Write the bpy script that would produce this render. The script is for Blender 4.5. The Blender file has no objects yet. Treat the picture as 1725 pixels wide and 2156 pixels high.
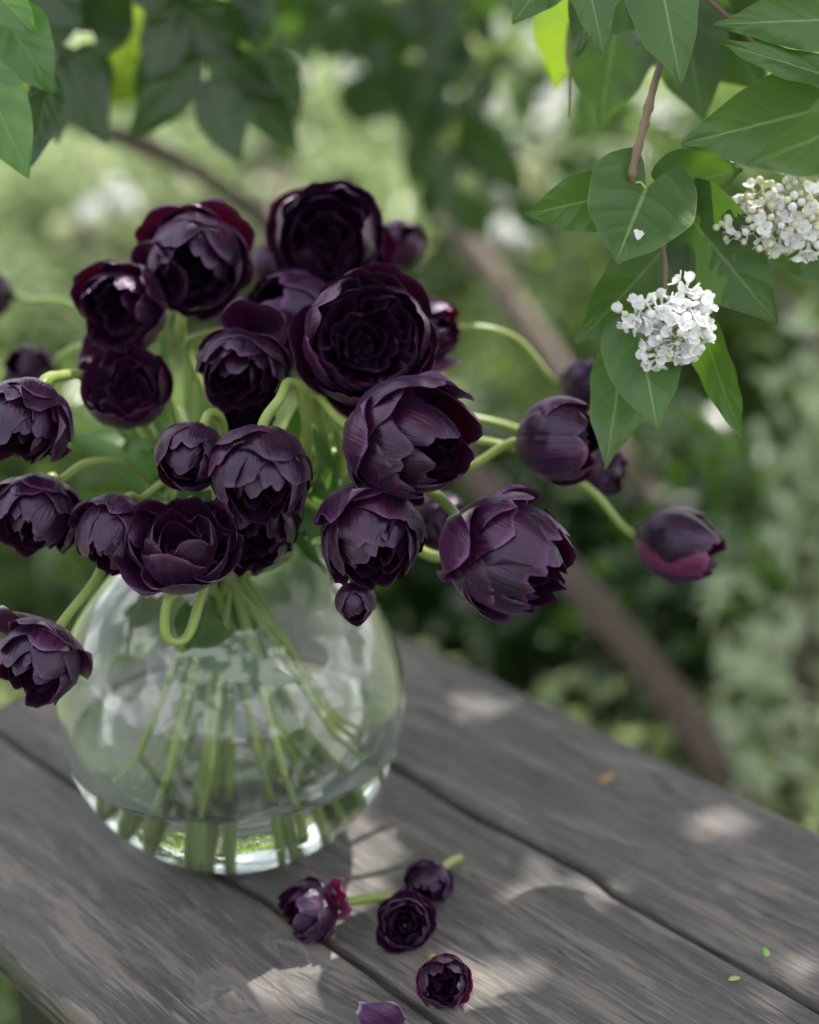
import bpy, math, random
import numpy as np
from mathutils import Vector, Matrix, Euler
from mathutils import noise as mnoise
rad = math.radians
sc = bpy.context.scene
COL = sc.collection
random.seed(4); RNG = np.random.default_rng(7)

# ------------------------------------------------------------ camera
PITCH = rad(21.5); FPX = 2994.0
CAM = np.array([0.0, 0.0, 0.60])
Fv = np.array([0, math.cos(PITCH), -math.sin(PITCH)]); Uv = np.array([0, math.sin(PITCH), math.cos(PITCH)]); Rv = np.array([1.0, 0, 0])
cam_d = bpy.data.cameras.new('camera'); cam = bpy.data.objects.new('camera', cam_d); COL.objects.link(cam)
cam.location = CAM; cam.rotation_euler = (rad(90) - PITCH, 0, 0)
cam_d.sensor_fit = 'VERTICAL'; cam_d.sensor_height = 36; cam_d.lens = 50
cam_d.clip_start = .02; cam_d.clip_end = 300
cam_d.dof.use_dof = True; cam_d.dof.focus_distance = 0.85; cam_d.dof.aperture_fstop = 2.1
cam_d.dof.aperture_blades = 0
sc.camera = cam
# ------------------------------------------------------------ sky and sun
SUN_AZ = rad(38); SUN_EL = rad(56)
TO_SUN = np.array([math.sin(SUN_AZ) * math.cos(SUN_EL), math.cos(SUN_AZ) * math.cos(SUN_EL), math.sin(SUN_EL)])
w = bpy.data.worlds.new('World'); sc.world = w; w.use_nodes = True
nt = w.node_tree; sky = nt.nodes.new('ShaderNodeTexSky'); sky.sky_type = 'NISHITA'; sky.sun_disc = False
sky.sun_elevation = SUN_EL; sky.sun_rotation = SUN_AZ; sky.dust_density = 2.5; sky.air_density = 1.0
hs = nt.nodes.new('ShaderNodeHueSaturation'); hs.inputs['Saturation'].default_value = .42; hs.inputs['Value'].default_value = 1.0
nt.links.new(sky.outputs[0], hs.inputs['Color'])
tc = nt.nodes.new('ShaderNodeTexCoord'); cn = nt.nodes.new('ShaderNodeTexNoise'); cn.inputs['Scale'].default_value = 4.5; cn.inputs['Detail'].default_value = 6; cn.inputs['Roughness'].default_value = .55
nt.links.new(tc.outputs['Generated'], cn.inputs['Vector'])
cr = nt.nodes.new('ShaderNodeValToRGB'); cr.color_ramp.elements[0].position = .48; cr.color_ramp.elements[1].position = .56; nt.links.new(cn.outputs[0], cr.inputs[0])
cm = nt.nodes.new('ShaderNodeMix'); cm.data_type = 'RGBA'; nt.links.new(cr.outputs[0], cm.inputs[0]); nt.links.new(hs.outputs[0], cm.inputs[6]); cm.inputs[7].default_value = (9.5, 9.6, 9.9, 1)
nt.links.new(cm.outputs[2], nt.nodes['Background'].inputs[0]); nt.nodes['Background'].inputs[1].default_value = 0.13
sl = bpy.data.lights.new('sun', 'SUN'); sl.energy = 4.0; sl.angle = rad(0.6); sl.color = (1, .95, .86)
so = bpy.data.objects.new('sun', sl); COL.objects.link(so)
so.rotation_euler = Vector(TO_SUN).to_track_quat('Z', 'Y').to_euler()
sc.view_settings.view_transform = 'Standard'; sc.view_settings.look = 'None'
sc.view_settings.exposure = 1.06; sc.view_settings.gamma = 1
cy = sc.cycles
cy.max_bounces = 14; cy.transmission_bounces = 12; cy.glossy_bounces = 6; cy.diffuse_bounces = 3; cy.transparent_max_bounces = 10
cy.use_denoising = True; cy.caustics_refractive = True; cy.caustics_reflective = True; cy.blur_glossy = 0.5
cy.sample_clamp_indirect = 6.0
sc.render.engine = 'CYCLES'

# ------------------------------------------------------------ helpers
def PX(x, y, d):                       # a point of the photo (1725 wide) at view depth d
    return CAM + d * (Fv + Rv * (x - 862.5) / FPX - Uv * (y - 1078) / FPX)
def ONZ(x, y, z=0.0):                  # the same, on a horizontal plane
    r = Fv + Rv * (x - 862.5) / FPX - Uv * (y - 1078) / FPX
    return CAM + r * ((z - CAM[2]) / r[2])
def view(fx, fy, fz):                  # direction: right, up, towards the camera
    v = Rv * fx + Uv * fy - Fv * fz
    return v / np.linalg.norm(v)
def norm(v): return v / (np.linalg.norm(v) + 1e-12)
def sstep(a, b, x):
    t = np.clip((x - a) / (b - a), 0, 1); return t * t * (3 - 2 * t)
def mesh_obj(name, verts, faces, mat, parent=None, uv=None, smooth=True, mats=None, fmat=None):
    me = bpy.data.meshes.new(name)
    me.from_pydata([tuple(v) for v in np.asarray(verts, float)], [], [tuple(int(i) for i in f) for f in faces])
    if uv is not None:
        l = me.uv_layers.new(name='UVMap'); uv = np.asarray(uv, float)
        idx = np.empty(len(me.loops), dtype=np.int32); me.loops.foreach_get('vertex_index', idx)
        l.data.foreach_set('uv', uv[idx].astype(np.float32).ravel())
    for m in (mats or [mat]): me.materials.append(m)
    if fmat is not None: me.polygons.foreach_set('material_index', np.asarray(fmat, dtype=np.int32))
    if smooth: me.polygons.foreach_set('use_smooth', [True] * len(me.polygons))
    o = bpy.data.objects.new(name, me); COL.objects.link(o)
    if parent is not None: o.parent = parent
    return o
def thing(name, label, cat, loc=(0, 0, 0), group=None):
    o = bpy.data.objects.new(name, None); COL.objects.link(o); o.location = tuple(loc); o.empty_display_size = .02
    return tag(o, label, cat, group)
def tag(o, label, cat, group=None, kind=None):
    if label: o['label'] = label
    if cat: o['category'] = cat
    if group: o['group'] = group
    if kind: o['kind'] = kind
    return o
def grid_faces(nv, nu, off=0, wrap=False):
    f = []
    for j in range(nv - 1):
        for i in range(nu - (0 if wrap else 1)):
            a = off + j * nu + i; b = off + j * nu + (i + 1) % nu
            f.append((a, b, b + nu, a + nu))
    return f
def tube(path, radii, n=8, caps=True):
    P = np.asarray(path, float); m = len(P); radii = np.broadcast_to(radii, (m,))
    T = np.gradient(P, axis=0); T /= np.linalg.norm(T, axis=1)[:, None] + 1e-12
    a = np.array([0, 0, 1.0]) if abs(T[0][2]) < .9 else np.array([1.0, 0, 0])
    u = norm(np.cross(T[0], a)); V = []; uv = []
    for k in range(m):
        u = norm(u - T[k] * np.dot(u, T[k])); v = np.cross(T[k], u)
        for i in range(n):
            th = 2 * math.pi * i / n
            V.append(P[k] + radii[k] * (math.cos(th) * u + math.sin(th) * v)); uv.append((i / n, k / (m - 1)))
    F = grid_faces(m, n, 0, True)
    if caps:
        F.append(tuple(range(n - 1, -1, -1))); F.append(tuple((m - 1) * n + i for i in range(n)))
    return np.array(V), F, np.array(uv)
def hermite(pts, t0=None, t1=None, per=12):
    P = [np.asarray(p, float) for p in pts]; n = len(P); T = []
    for i in range(n):
        if i == 0: T.append(t0 if t0 is not None else P[1] - P[0])
        elif i == n - 1: T.append(t1 if t1 is not None else P[-1] - P[-2])
        else: T.append((P[i + 1] - P[i - 1]) * .5)
    out = []
    for i in range(n - 1):
        for k in range(per + (1 if i == n - 2 else 0)):
            t = k / per; t2 = t * t; t3 = t2 * t
            out.append((2 * t3 - 3 * t2 + 1) * P[i] + (t3 - 2 * t2 + t) * T[i] + (-2 * t3 + 3 * t2) * P[i + 1] + (t3 - t2) * T[i + 1])
    return np.array(out)

# ------------------------------------------------------------ materials
class NT:
    def __init__(s, name):
        s.m = bpy.data.materials.new(name); s.m.use_nodes = True; s.t = s.m.node_tree; s.b = s.t.nodes['Principled BSDF']; s.out = s.t.nodes['Material Output']
    def n(s, typ, **k):
        nd = s.t.nodes.new(typ)
        for a, v in k.items(): setattr(nd, a, v)
        return nd
    def l(s, a, b): s.t.links.new(a, b)
    def setv(s, sock, v):
        if hasattr(v, 'is_output') or hasattr(v, 'links'): s.l(v, sock)
        elif isinstance(v, tuple) and len(v) == 3 and len(sock.default_value) == 4: sock.default_value = (*v, 1)
        else: sock.default_value = v
    def math(s, op, a, b=0.0, c=0.0):
        nd = s.n('ShaderNodeMath', operation=op)
        for i, v in enumerate((a, b, c)): s.setv(nd.inputs[i], v)
        return nd.outputs[0]
    def ramp(s, fac, stops):
        nd = s.n('ShaderNodeValToRGB'); cr = nd.color_ramp
        while len(cr.elements) < len(stops): cr.elements.new(.5)
        for e, (p, c) in zip(cr.elements, stops): e.position = p; e.color = (*c, 1) if len(c) == 3 else c
        s.setv(nd.inputs[0], fac); return nd.outputs[0]
    def mix(s, fac, a, b, mode='MIX'):
        nd = s.n('ShaderNodeMix', data_type='RGBA', blend_type=mode)
        s.setv(nd.inputs[0], fac)
        for i, v in ((6, a), (7, b)):
            if isinstance(v, tuple): v = (*v, 1) if len(v) == 3 else v
            s.setv(nd.inputs[i], v)
        return nd.outputs[2]
    def noise(s, vec, scale, detail=3, rough=.5, dist=0.0):
        nd = s.n('ShaderNodeTexNoise'); nd.inputs['Scale'].default_value = scale; nd.inputs['Detail'].default_value = detail
        nd.inputs['Roughness'].default_value = rough; nd.inputs['Distortion'].default_value = dist
        if vec is not None: s.l(vec, nd.inputs['Vector'])
        return nd.outputs[0]
    def uvsep(s):
        u = s.n('ShaderNodeUVMap'); sp = s.n('ShaderNodeSeparateXYZ'); s.l(u.outputs[0], sp.inputs[0]); return sp.outputs[0], sp.outputs[1]
    def comb(s, x, y, z=0.0):
        nd = s.n('ShaderNodeCombineXYZ'); s.setv(nd.inputs[0], x); s.setv(nd.inputs[1], y); s.setv(nd.inputs[2], z); return nd.outputs[0]
    def bump(s, h, strength=.3, dist=.001):
        nd = s.n('ShaderNodeBump'); nd.inputs['Strength'].default_value = strength; nd.inputs['Distance'].default_value = dist
        s.l(h, nd.inputs['Height']); s.l(nd.outputs[0], s.b.inputs['Normal']); return nd.outputs[0]
    def rnd(s): return s.n('ShaderNodeObjectInfo').outputs['Random']
    def translucent(s, fac, color):
        tr = s.n('ShaderNodeBsdfTranslucent'); s.setv(tr.inputs[0], (*color, 1) if isinstance(color, tuple) else color)
        mx = s.n('ShaderNodeMixShader'); mx.inputs[0].default_value = fac
        s.l(s.b.outputs[0], mx.inputs[1]); s.l(tr.outputs[0], mx.inputs[2]); s.l(mx.outputs[0], s.out.inputs[0])
    def P(s, **k):
        for a, v in k.items(): s.setv(s.b.inputs[a.replace('_', ' ')], v if not (isinstance(v, tuple) and len(v) == 3 and 'Color' in a) else (*v, 1))

def petal_mat(name, dark, mid, rim, flame=0.0, trans=.05):
    M = NT(name); u, v = M.uvsep(); r = M.rnd()
    uu = M.math('SUBTRACT', u, .5)
    vec = M.comb(M.math('MULTIPLY', u, 16.0), M.math('MULTIPLY', v, 1.3), M.math('MULTIPLY', r, 50.0))
    st = M.noise(vec, 1.0, 4, .6)
    col = M.mix(M.ramp(st, [(.3, (0, 0, 0)), (.72, (1, 1, 1))]), dark, mid)
    blot = M.noise(M.comb(M.math('MULTIPLY', u, 2.0), M.math('MULTIPLY', v, 2.0), M.math('MULTIPLY', r, 90.0)), 1.3, 2)
    col = M.mix(M.math('MULTIPLY', M.ramp(blot, [(.45, (0, 0, 0)), (.75, (1, 1, 1))]), .55), col, (.060, .004, .026))
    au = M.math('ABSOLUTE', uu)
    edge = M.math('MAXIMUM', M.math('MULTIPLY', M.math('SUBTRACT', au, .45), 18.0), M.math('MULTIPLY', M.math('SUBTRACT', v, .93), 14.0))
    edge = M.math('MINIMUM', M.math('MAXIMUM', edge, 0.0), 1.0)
    col = M.mix(M.math('MULTIPLY', edge, .55), col, rim)  # paler purple rim, with the light caught on petal edges painted in
    bs = M.ramp(v, [(0.0, (1, 1, 1)), (.13, (0, 0, 0))])
    col = M.mix(M.math('MULTIPLY', bs, .5), col, (.10, .09, .04))
    if flame > 0:
        fl = M.math('MULTIPLY', M.ramp(M.noise(M.comb(M.math('MULTIPLY', u, 5.0), v, M.math('MULTIPLY', r, 30.0)), 1.6, 3), [(.5, (0, 0, 0)), (.62, (1, 1, 1))]), flame)
        side = M.ramp(u, [(.0, (1, 1, 1)), (.22, (0, 0, 0))])
        col = M.mix(M.math('MULTIPLY', M.math('MAXIMUM', fl, 0.0), side), col, (.40, .44, .28))
    M.P(Base_Color=col, Roughness=M.math('ADD', .20, M.math('MULTIPLY', st, .26)), IOR=1.42, Sheen_Weight=.12, Sheen_Roughness=.4, Sheen_Tint=(.62, .30, .80))
    M.b.inputs['Specular IOR Level'].default_value = .85; M.b.inputs['Specular Tint'].default_value = (.86, .72, 1.0, 1)
    h = M.math('ADD', M.noise(M.comb(M.math('MULTIPLY', u, 46.0), M.math('MULTIPLY', v, 2.4), r), 1.0, 2), M.math('MULTIPLY', M.noise(M.comb(M.math('MULTIPLY', u, 5.0), M.math('MULTIPLY', v, 4.0), M.math('MULTIPLY', r, 70.0)), 1.5, 2), 1.6))
    M.bump(h, .45, .0012)
    M.translucent(trans, (.22, .003, .035)); return M.m
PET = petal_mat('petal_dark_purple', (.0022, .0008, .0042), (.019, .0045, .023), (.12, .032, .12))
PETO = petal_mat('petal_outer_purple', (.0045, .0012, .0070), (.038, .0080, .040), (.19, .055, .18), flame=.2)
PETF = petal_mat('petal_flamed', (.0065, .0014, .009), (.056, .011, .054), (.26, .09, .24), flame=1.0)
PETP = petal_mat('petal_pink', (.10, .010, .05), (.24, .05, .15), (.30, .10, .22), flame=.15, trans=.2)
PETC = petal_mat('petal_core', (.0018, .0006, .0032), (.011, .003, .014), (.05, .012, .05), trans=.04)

def green_mat(name, base, alt, trans, tcol, rough=.45, spec=.5):
    M = NT(name); g = M.n('ShaderNodeTexCoord').outputs['Object']
    f = M.noise(g, 40, 3); col = M.mix(f, base, alt)
    M.P(Base_Color=col, Roughness=rough); M.b.inputs['Specular IOR Level'].default_value = spec
    M.translucent(trans, tcol); return M.m
STEM = green_mat('tulip_stem', (.24, .33, .07), (.34, .42, .13), .18, (.4, .55, .08), .35)
BLADE = NT('tulip_leaf'); _u, _v = BLADE.uvsep()
_st = BLADE.noise(BLADE.comb(BLADE.math('MULTIPLY', _u, 45.0), _v), 1.0, 3)
BLADE.P(Base_Color=BLADE.mix(_st, (.055, .12, .045), (.10, .19, .075)), Roughness=.42); BLADE.bump(_st, .3, .0008)
BLADE.translucent(.33, (.16, .36, .025)); BLADE = BLADE.m

def leaf_mat(name, base, alt, vein, trans, tcol, rough=.4, veins=True, nveins=5.0):
    M = NT(name); u, v = M.uvsep(); r = M.rnd()
    au = M.math('ABSOLUTE', M.math('SUBTRACT', u, .5))
    g = M.n('ShaderNodeTexCoord').outputs['Object']
    f = M.noise(g, 60, 4); col = M.mix(f, base, alt)
    col = M.mix(M.math('MULTIPLY', r, .5), col, tuple(x * 1.35 for x in base))
    if veins:
        mid = M.ramp(au, [(.010, (1, 1, 1)), (.024, (0, 0, 0))])
        # side veins leave the midrib and sweep towards the tip
        k = M.math('FRACT', M.math('MULTIPLY', M.math('SUBTRACT', v, M.math('MULTIPLY', M.math('POWER', M.math('MULTIPLY', au, 2.0), .8), .30)), nveins))
        k = M.math('ABSOLUTE', M.math('SUBTRACT', k, .5))
        side = M.math('MULTIPLY', M.ramp(k, [(.0, (1, 1, 1)), (.030, (0, 0, 0))]), .22)
        side = M.math('MULTIPLY', side, M.ramp(au, [(.3, (1, 1, 1)), (.47, (0, 0, 0))]))
        vv = M.math('MAXIMUM', M.math('MULTIPLY', mid, .75), side)
        rimm = M.ramp(au, [(.485, (0, 0, 0)), (.497, (1, 1, 1))])
        col = M.mix(M.math('MAXIMUM', vv, M.math('MULTIPLY', rimm, .35)), col, vein)
        h = M.math('ADD', M.math('MULTIPLY', M.ramp(k, [(.0, (0, 0, 0)), (.3, (1, 1, 1))]), 1.0), M.math('MULTIPLY', f, .5))
        M.bump(h, .3, .0012)
    M.P(Base_Color=col, Roughness=rough)
    M.translucent(trans, tcol); return M.m
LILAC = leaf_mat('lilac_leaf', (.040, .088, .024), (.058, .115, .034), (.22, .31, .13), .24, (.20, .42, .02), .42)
BACKLIT = leaf_mat('lilac_leaf_backlit', (.10, .20, .02), (.16, .28, .03), (.3, .45, .1), .42, (.40, .60, .02), .4)  # sun glow through the leaf put into a brighter, yellower colour
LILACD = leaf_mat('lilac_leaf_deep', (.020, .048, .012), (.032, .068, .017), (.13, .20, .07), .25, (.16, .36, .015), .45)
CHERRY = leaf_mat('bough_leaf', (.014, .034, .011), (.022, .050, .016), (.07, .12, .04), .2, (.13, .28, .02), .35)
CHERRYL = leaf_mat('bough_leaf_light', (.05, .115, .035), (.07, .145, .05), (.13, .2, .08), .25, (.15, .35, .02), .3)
def bark(name, a, b):
    M = NT(name); g = M.n('ShaderNodeTexCoord').outputs['Object']; mp = M.n('ShaderNodeMapping'); M.l(g, mp.inputs[0]); mp.inputs['Scale'].default_value = (1, 1, .25)
    f = M.noise(mp.outputs[0], 90, 5); M.P(Base_Color=M.mix(f, a, b), Roughness=.8); M.bump(f, .5, .004); return M.m
TWIG = bark('twig_bark', (.12, .075, .05), (.24, .17, .125)); TRUNK = bark('stem_bark', (.045, .03, .025), (.12, .085, .07)); TRUNK2 = bark('stem_bark_pale', (.10, .075, .06), (.20, .15, .125))
def flat(name, c, rough=.5, trans=0, tc=None):
    M = NT(name); M.P(Base_Color=c, Roughness=rough)
    if trans: M.translucent(trans, tc or c)
    return M.m
FLORET = flat('floret_white', (.88, .88, .90), .45, .35, (.88, .88, .84)); FBUD = flat('floret_bud', (.72, .73, .52), .45, .25, (.7, .75, .4)); FBUDC = flat('floret_bud_cream', (.74, .69, .52), .45, .25, (.7, .7, .4))
FEYE = flat('floret_eye', (.65, .38, .10)); PEDI = flat('floret_stalk', (.32, .42, .10)); PIST = flat('pistil', (.05, .055, .03)); ANTH = flat('anther', (.02, .012, .02))

def wood_mat():
    M = NT('weathered_wood'); u, v = M.uvsep(); r = M.rnd()
    z = M.math('MULTIPLY', r, 9.0)
    # knots bend the grain around them
    knots = KNOTS; kmask = None; warp = None
    wob = M.noise(M.comb(M.math('MULTIPLY', u, 7.0), M.math('MULTIPLY', v, 14.0), z), 1.0, 2)
    vv = M.math('ADD', v, M.math('MULTIPLY', wob, .022)); rings = None
    for (ks, kq, kr) in knots:
        dx = M.math('MULTIPLY', M.math('SUBTRACT', u, ks), .5); dy = M.math('SUBTRACT', v, kq)
        d = M.math('SQRT', M.math('ADD', M.math('MULTIPLY', dx, dx), M.math('MULTIPLY', dy, dy)))
        d = M.math('ADD', d, M.math('MULTIPLY', M.math('SUBTRACT', M.noise(M.comb(M.math('MULTIPLY', u, 60.0), M.math('MULTIPLY', v, 90.0), 1.0), 1.0, 3), .5), kr * 1.1))
        g = M.math('POWER', 2.718, M.math('DIVIDE', d, -kr))
        vv = M.math('ADD', vv, M.math('MULTIPLY', g, kr * .9))
        ring = M.math('ADD', M.math('MULTIPLY', M.math('SINE', M.math('MULTIPLY', d, 3.2 / kr * 2.1)), .5), .5)
        msk = M.ramp(M.math('DIVIDE', M.math('ADD', d, M.math('MULTIPLY', wob, kr * .4)), kr), [(.9, (1, 1, 1)), (1.0, (0, 0, 0))]) if False else M.math('SUBTRACT', 1.0, M.math('MINIMUM', M.math('DIVIDE', d, kr * 1.05), 1.0))
        kmask = msk if kmask is None else M.math('MAXIMUM', kmask, msk); rings = M.math('MULTIPLY', ring, M.math('MINIMUM', M.math('MULTIPLY', msk, 3.0), 1.0)) if rings is None else M.math('MAXIMUM', rings, M.math('MULTIPLY', ring, M.math('MINIMUM', M.math('MULTIPLY', msk, 3.0), 1.0)))
    fine = M.noise(M.comb(M.math('MULTIPLY', u, 26.0), M.math('MULTIPLY', vv, 420.0), z), 1.0, 5, .7)
    mid = M.noise(M.comb(M.math('MULTIPLY', u, 9.0), M.math('MULTIPLY', vv, 95.0), z), 1.0, 5, .65)
    wear = M.noise(M.comb(M.math('MULTIPLY', u, 6.5), M.math('MULTIPLY', v, 40.0), M.math('ADD', z, 4.0)), 1.0, 5, .62)
    stain = M.noise(M.comb(M.math('MULTIPLY', u, 9.0), M.math('MULTIPLY', v, 15.0), M.math('ADD', z, 8.0)), 1.0, 6, .7)
    col = M.mix(M.ramp(mid, [(.35, (0, 0, 0)), (.66, (1, 1, 1))]), (.058, .056, .055), (.120, .115, .110))
    scr = M.math('MULTIPLY', M.ramp(M.math('ADD', M.math('MULTIPLY', wear, .65), M.math('MULTIPLY', fine, .35)), [(.505, (0, 0, 0)), (.56, (1, 1, 1))]), .75)
    col = M.mix(scr, col, (.190, .165, .145))
    col = M.mix(M.math('MULTIPLY', M.ramp(stain, [(.60, (0, 0, 0)), (.68, (1, 1, 1))]), .55), col, (.055, .052, .055))
    pale = M.noise(M.comb(M.math('MULTIPLY', u, 13.0), M.math('MULTIPLY', v, 22.0), M.math('ADD', z, 2.0)), 1.0, 4, .6)
    col = M.mix(M.math('MULTIPLY', M.ramp(pale, [(.64, (0, 0, 0)), (.74, (1, 1, 1))]), .5), col, (.29, .25, .235))
    ck = M.math('ABSOLUTE', M.math('SUBTRACT', M.noise(M.comb(M.math('MULTIPLY', u, 2.2), M.math('MULTIPLY', vv, 30.0), M.math('ADD', z, 6.0)), 1.0, 1, .4), .5))
    ck = M.math('MULTIPLY', M.ramp(ck, [(.0, (1, 1, 1)), (.006, (0, 0, 0))]), M.ramp(wear, [(.50, (0, 0, 0)), (.56, (1, 1, 1))]))
    col = M.mix(M.math('MULTIPLY', ck, .85), col, (.018, .015, .014))
    col = M.mix(M.math('MULTIPLY', M.ramp(fine, [(.54, (0, 0, 0)), (.68, (1, 1, 1))]), .55), col, (.24, .215, .19))
    dots = M.noise(M.comb(M.math('MULTIPLY', u, 160.0), M.math('MULTIPLY', v, 220.0), z), 1.0, 2); col = M.mix(M.math('MULTIPLY', M.ramp(dots, [(.72, (0, 0, 0)), (.76, (1, 1, 1))]), .7), col, (.03, .026, .024))
    col = M.mix(M.math('MULTIPLY', M.ramp(fine, [(.28, (1, 1, 1)), (.42, (0, 0, 0))]), .6), col, (.045, .04, .038))
    halo = M.ramp(kmask, [(0.0, (0, 0, 0)), (.18, (1, 1, 1)), (.48, (1, 1, 1)), (.62, (0, 0, 0))]); core = M.ramp(kmask, [(.52, (0, 0, 0)), (.68, (1, 1, 1))])
    col = M.mix(M.math('MULTIPLY', halo, .75), col, M.mix(rings, (.13, .115, .115), (.30, .265, .265)))
    col = M.mix(M.math('MULTIPLY', core, .85), col, M.mix(rings, (.045, .038, .036), (.12, .105, .10)))
    M.P(Base_Color=col, Roughness=M.math('ADD', .52, M.math('MULTIPLY', fine, .3)))
    M.b.inputs['Specular IOR Level'].default_value = .4
    h = M.math('ADD', M.math('SUBTRACT', M.math('MULTIPLY', fine, .7), ck), M.math('ADD', M.math('MULTIPLY', mid, .7), M.math('MULTIPLY', rings, .6)))
    M.bump(h, 1.0, .0022); return M.m

# ------------------------------------------------------------ garden table
ANG = rad(-45.5); SV = np.array([math.cos(ANG), math.sin(ANG), 0]); QV = np.array([-math.sin(ANG), math.cos(ANG), 0])
def sq(p): return float(np.dot(p, SV)), float(np.dot(p, QV))
KNOTS = [(*sq(ONZ(615, 2005)), .014), (*sq(ONZ(487, 2104)), .017), (*sq(ONZ(1490, 1748)), .016)]
WOOD = wood_mat()
END_S = -1.005; S1 = -.02
def edge_poly(pts):
    a = np.array([sq(ONZ(*p)) for p in pts]); a = a[np.argsort(a[:, 0])]; return a
EA = edge_poly([(849, 1339), (1061, 1437), (1310, 1556), (1549, 1670), (1725, 1751)])
EB = edge_poly([(838, 1616), (1006, 1719), (1137, 1781), (1250, 1843), (1294, 1881), (1359, 1914), (1494, 1990), (1725, 2120)])
EC = edge_poly([(55, 1579), (150, 1643), (470, 1838), (526, 1869), (691, 1979), (819, 2067), (940, 2156)])
ED = edge_poly([(0, 1966), (43, 2011), (107, 2075), (171, 2131)])
def plank(lo, hi, parent, gap=.0035, seed=0, th=.032, z0=0.0, wave=.0012):
    S = np.arange(END_S - RNG.uniform(0, .004), S1, .008); n = len(S)
    def ed(E, s): return np.interp(s, E[:, 0], E[:, 1])
    ql = np.array([ed(lo, s) + (gap if lo is not ED else 0) + wave * mnoise.noise((s * 22, seed, 0)) for s in S])
    qh = np.array([ed(hi, s) - (gap if hi is not EA else 0) + wave * mnoise.noise((s * 22, seed, 5)) for s in S])
    prof = []                                           # (fraction across, inset, z)
    for k in range(4): a = k / 3 * math.pi / 2; prof.append((0, .004 * (1 - math.sin(a)), -.004 * (1 - math.cos(a)) if False else -.004 * (1 - math.sin(a))))
    prof = [(0, 0, -th), (0, 0, -.0045), (0, .0006, -.0022), (0, .0022, -.0006)] + [(f, 0, 0) for f in np.linspace(.04, .96, 18)] + [(1, -.0022, -.0006), (1, -.0006, -.0022), (1, 0, -.0045), (1, 0, -th)]
    V = []; UV = []
    for i, s in enumerate(S):
        for (f, ins, z) in prof:
            q = ql[i] + f * (qh[i] - ql[i]) + ins
            zz = z + z0 + (.0006 * mnoise.noise((s * 9, q * 60, seed)) - .0012 * (4 * f * (1 - f)) * .3 if 0 < f < 1 else 0)
            V.append(SV * s + QV * q + np.array([0, 0, zz])); UV.append((s, q + (z * .8 if z < -.003 else 0)))
    m = len(prof); F = grid_faces(n, m, 0, True)
    F.append(tuple(range(m))); F.append(tuple((n - 1) * m + i for i in range(m - 1, -1, -1)))
    return mesh_obj('plank', V, F, WOOD, parent, UV, smooth=True)
table = thing('garden_table', 'weathered grey plank garden table with black legs under the vase', 'table', tuple(SV * -.5 + QV * .6 + np.array([0, 0, -.75])))
def reparent(o, p):
    o.parent = p; o.matrix_parent_inverse = Matrix.Translation(-Vector(p.location)); return o
for lo, hi, sd in ((ED, EC, 1), (EC, EB, 2), (EB, EA, 3)):
    o = plank(lo, hi, None, seed=sd * 3.7); reparent(o, table)
BLACK = flat('black_metal', (.012, .012, .013), .5)
def box(name, c, sx, sy, sz, ax, ay, mat, parent=None, bev=.003):
    c = np.asarray(c, float); az = np.array([0, 0, 1.0]); V = []; F = []
    for dz, k in ((-sz / 2, 1), (sz / 2, 1)):
        ins = bev
        for (i, j) in ((-1, -1), (1, -1), (1, 1), (-1, 1)):
            V.append(c + ax * (i * (sx / 2)) + ay * (j * sy / 2) + az * (dz - np.sign(dz) * ins))
    for (i, j) in ((-1, -1), (1, -1), (1, 1), (-1, 1)): V.append(c + ax * (i * (sx / 2 - bev)) + ay * (j * (sy / 2 - bev)) - az * sz / 2)
    for (i, j) in ((-1, -1), (1, -1), (1, 1), (-1, 1)): V.append(c + ax * (i * (sx / 2 - bev)) + ay * (j * (sy / 2 - bev)) + az * sz / 2)
    for i in range(4):
        j = (i + 1) % 4; F += [(i, j, 4 + j, 4 + i), (8 + i, 8 + j, j, i), (4 + i, 4 + j, 12 + j, 12 + i)]
    F += [(11, 10, 9, 8), (12, 13, 14, 15)]
    o = mesh_obj(name, V, F, mat, None, smooth=False)
    if parent is not None: reparent(o, parent)
    return o
AX = np.array([0, 0, 1.0])
for (s_, q_) in ((-.70, .375), (-.70, .79), (-.10, .375), (-.10, .79)):
    box('leg', SV * s_ + QV * q_ + np.array([0, 0, -.395]), .07, .045, .71, SV, QV, BLACK, table)
for s_ in (-.70, -.10): box('crossbar', SV * s_ + QV * .585 + np.array([0, 0, -.052]), .05, .36, .036, SV, QV, BLACK, table)

def frame0(a):
    a = norm(a); x = norm(np.cross([0, .3, 1.0], a)); return np.stack([x, np.cross(a, x), a], axis=1)
def crumb(name, label, cat, x, y, sz, c, seed):
    p = ONZ(x, y); r = np.random.default_rng(seed); V = []; n = 9
    for z, k in ((0, 1), (.35, .9), (.55, .4)):
        for i in range(n): V.append((sz * k * math.cos(i * .698) * (1 + .3 * math.sin(i * 2.1 + seed)), sz * k * .5 * math.sin(i * .698), sz * z * .35))
    o = mesh_obj(name, V, grid_faces(3, n, 0, True) + [tuple(2 * n + i for i in range(n))], flat(name, c), None); o.location = (p[0], p[1], .0008); o.rotation_euler = (0, 0, r.uniform(0, 3)); tag(o, label, cat)
crumb('leaf_scrap', 'tiny bright green leaf scrap on the far plank near the right edge', 'leaf scrap', 1613, 2008, .0045, (.2, .42, .08), 1)
crumb('dry_leaf', 'small curled orange brown leaf bit on the far plank right of the vase', 'leaf scrap', 1275, 1642, .009, (.30, .17, .07), 2)
crumb('bud_scale', 'tiny yellowish bud scale lying at the gap near the lower right corner', 'bud scale', 1545, 2062, .004, (.4, .35, .1), 3)
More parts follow.
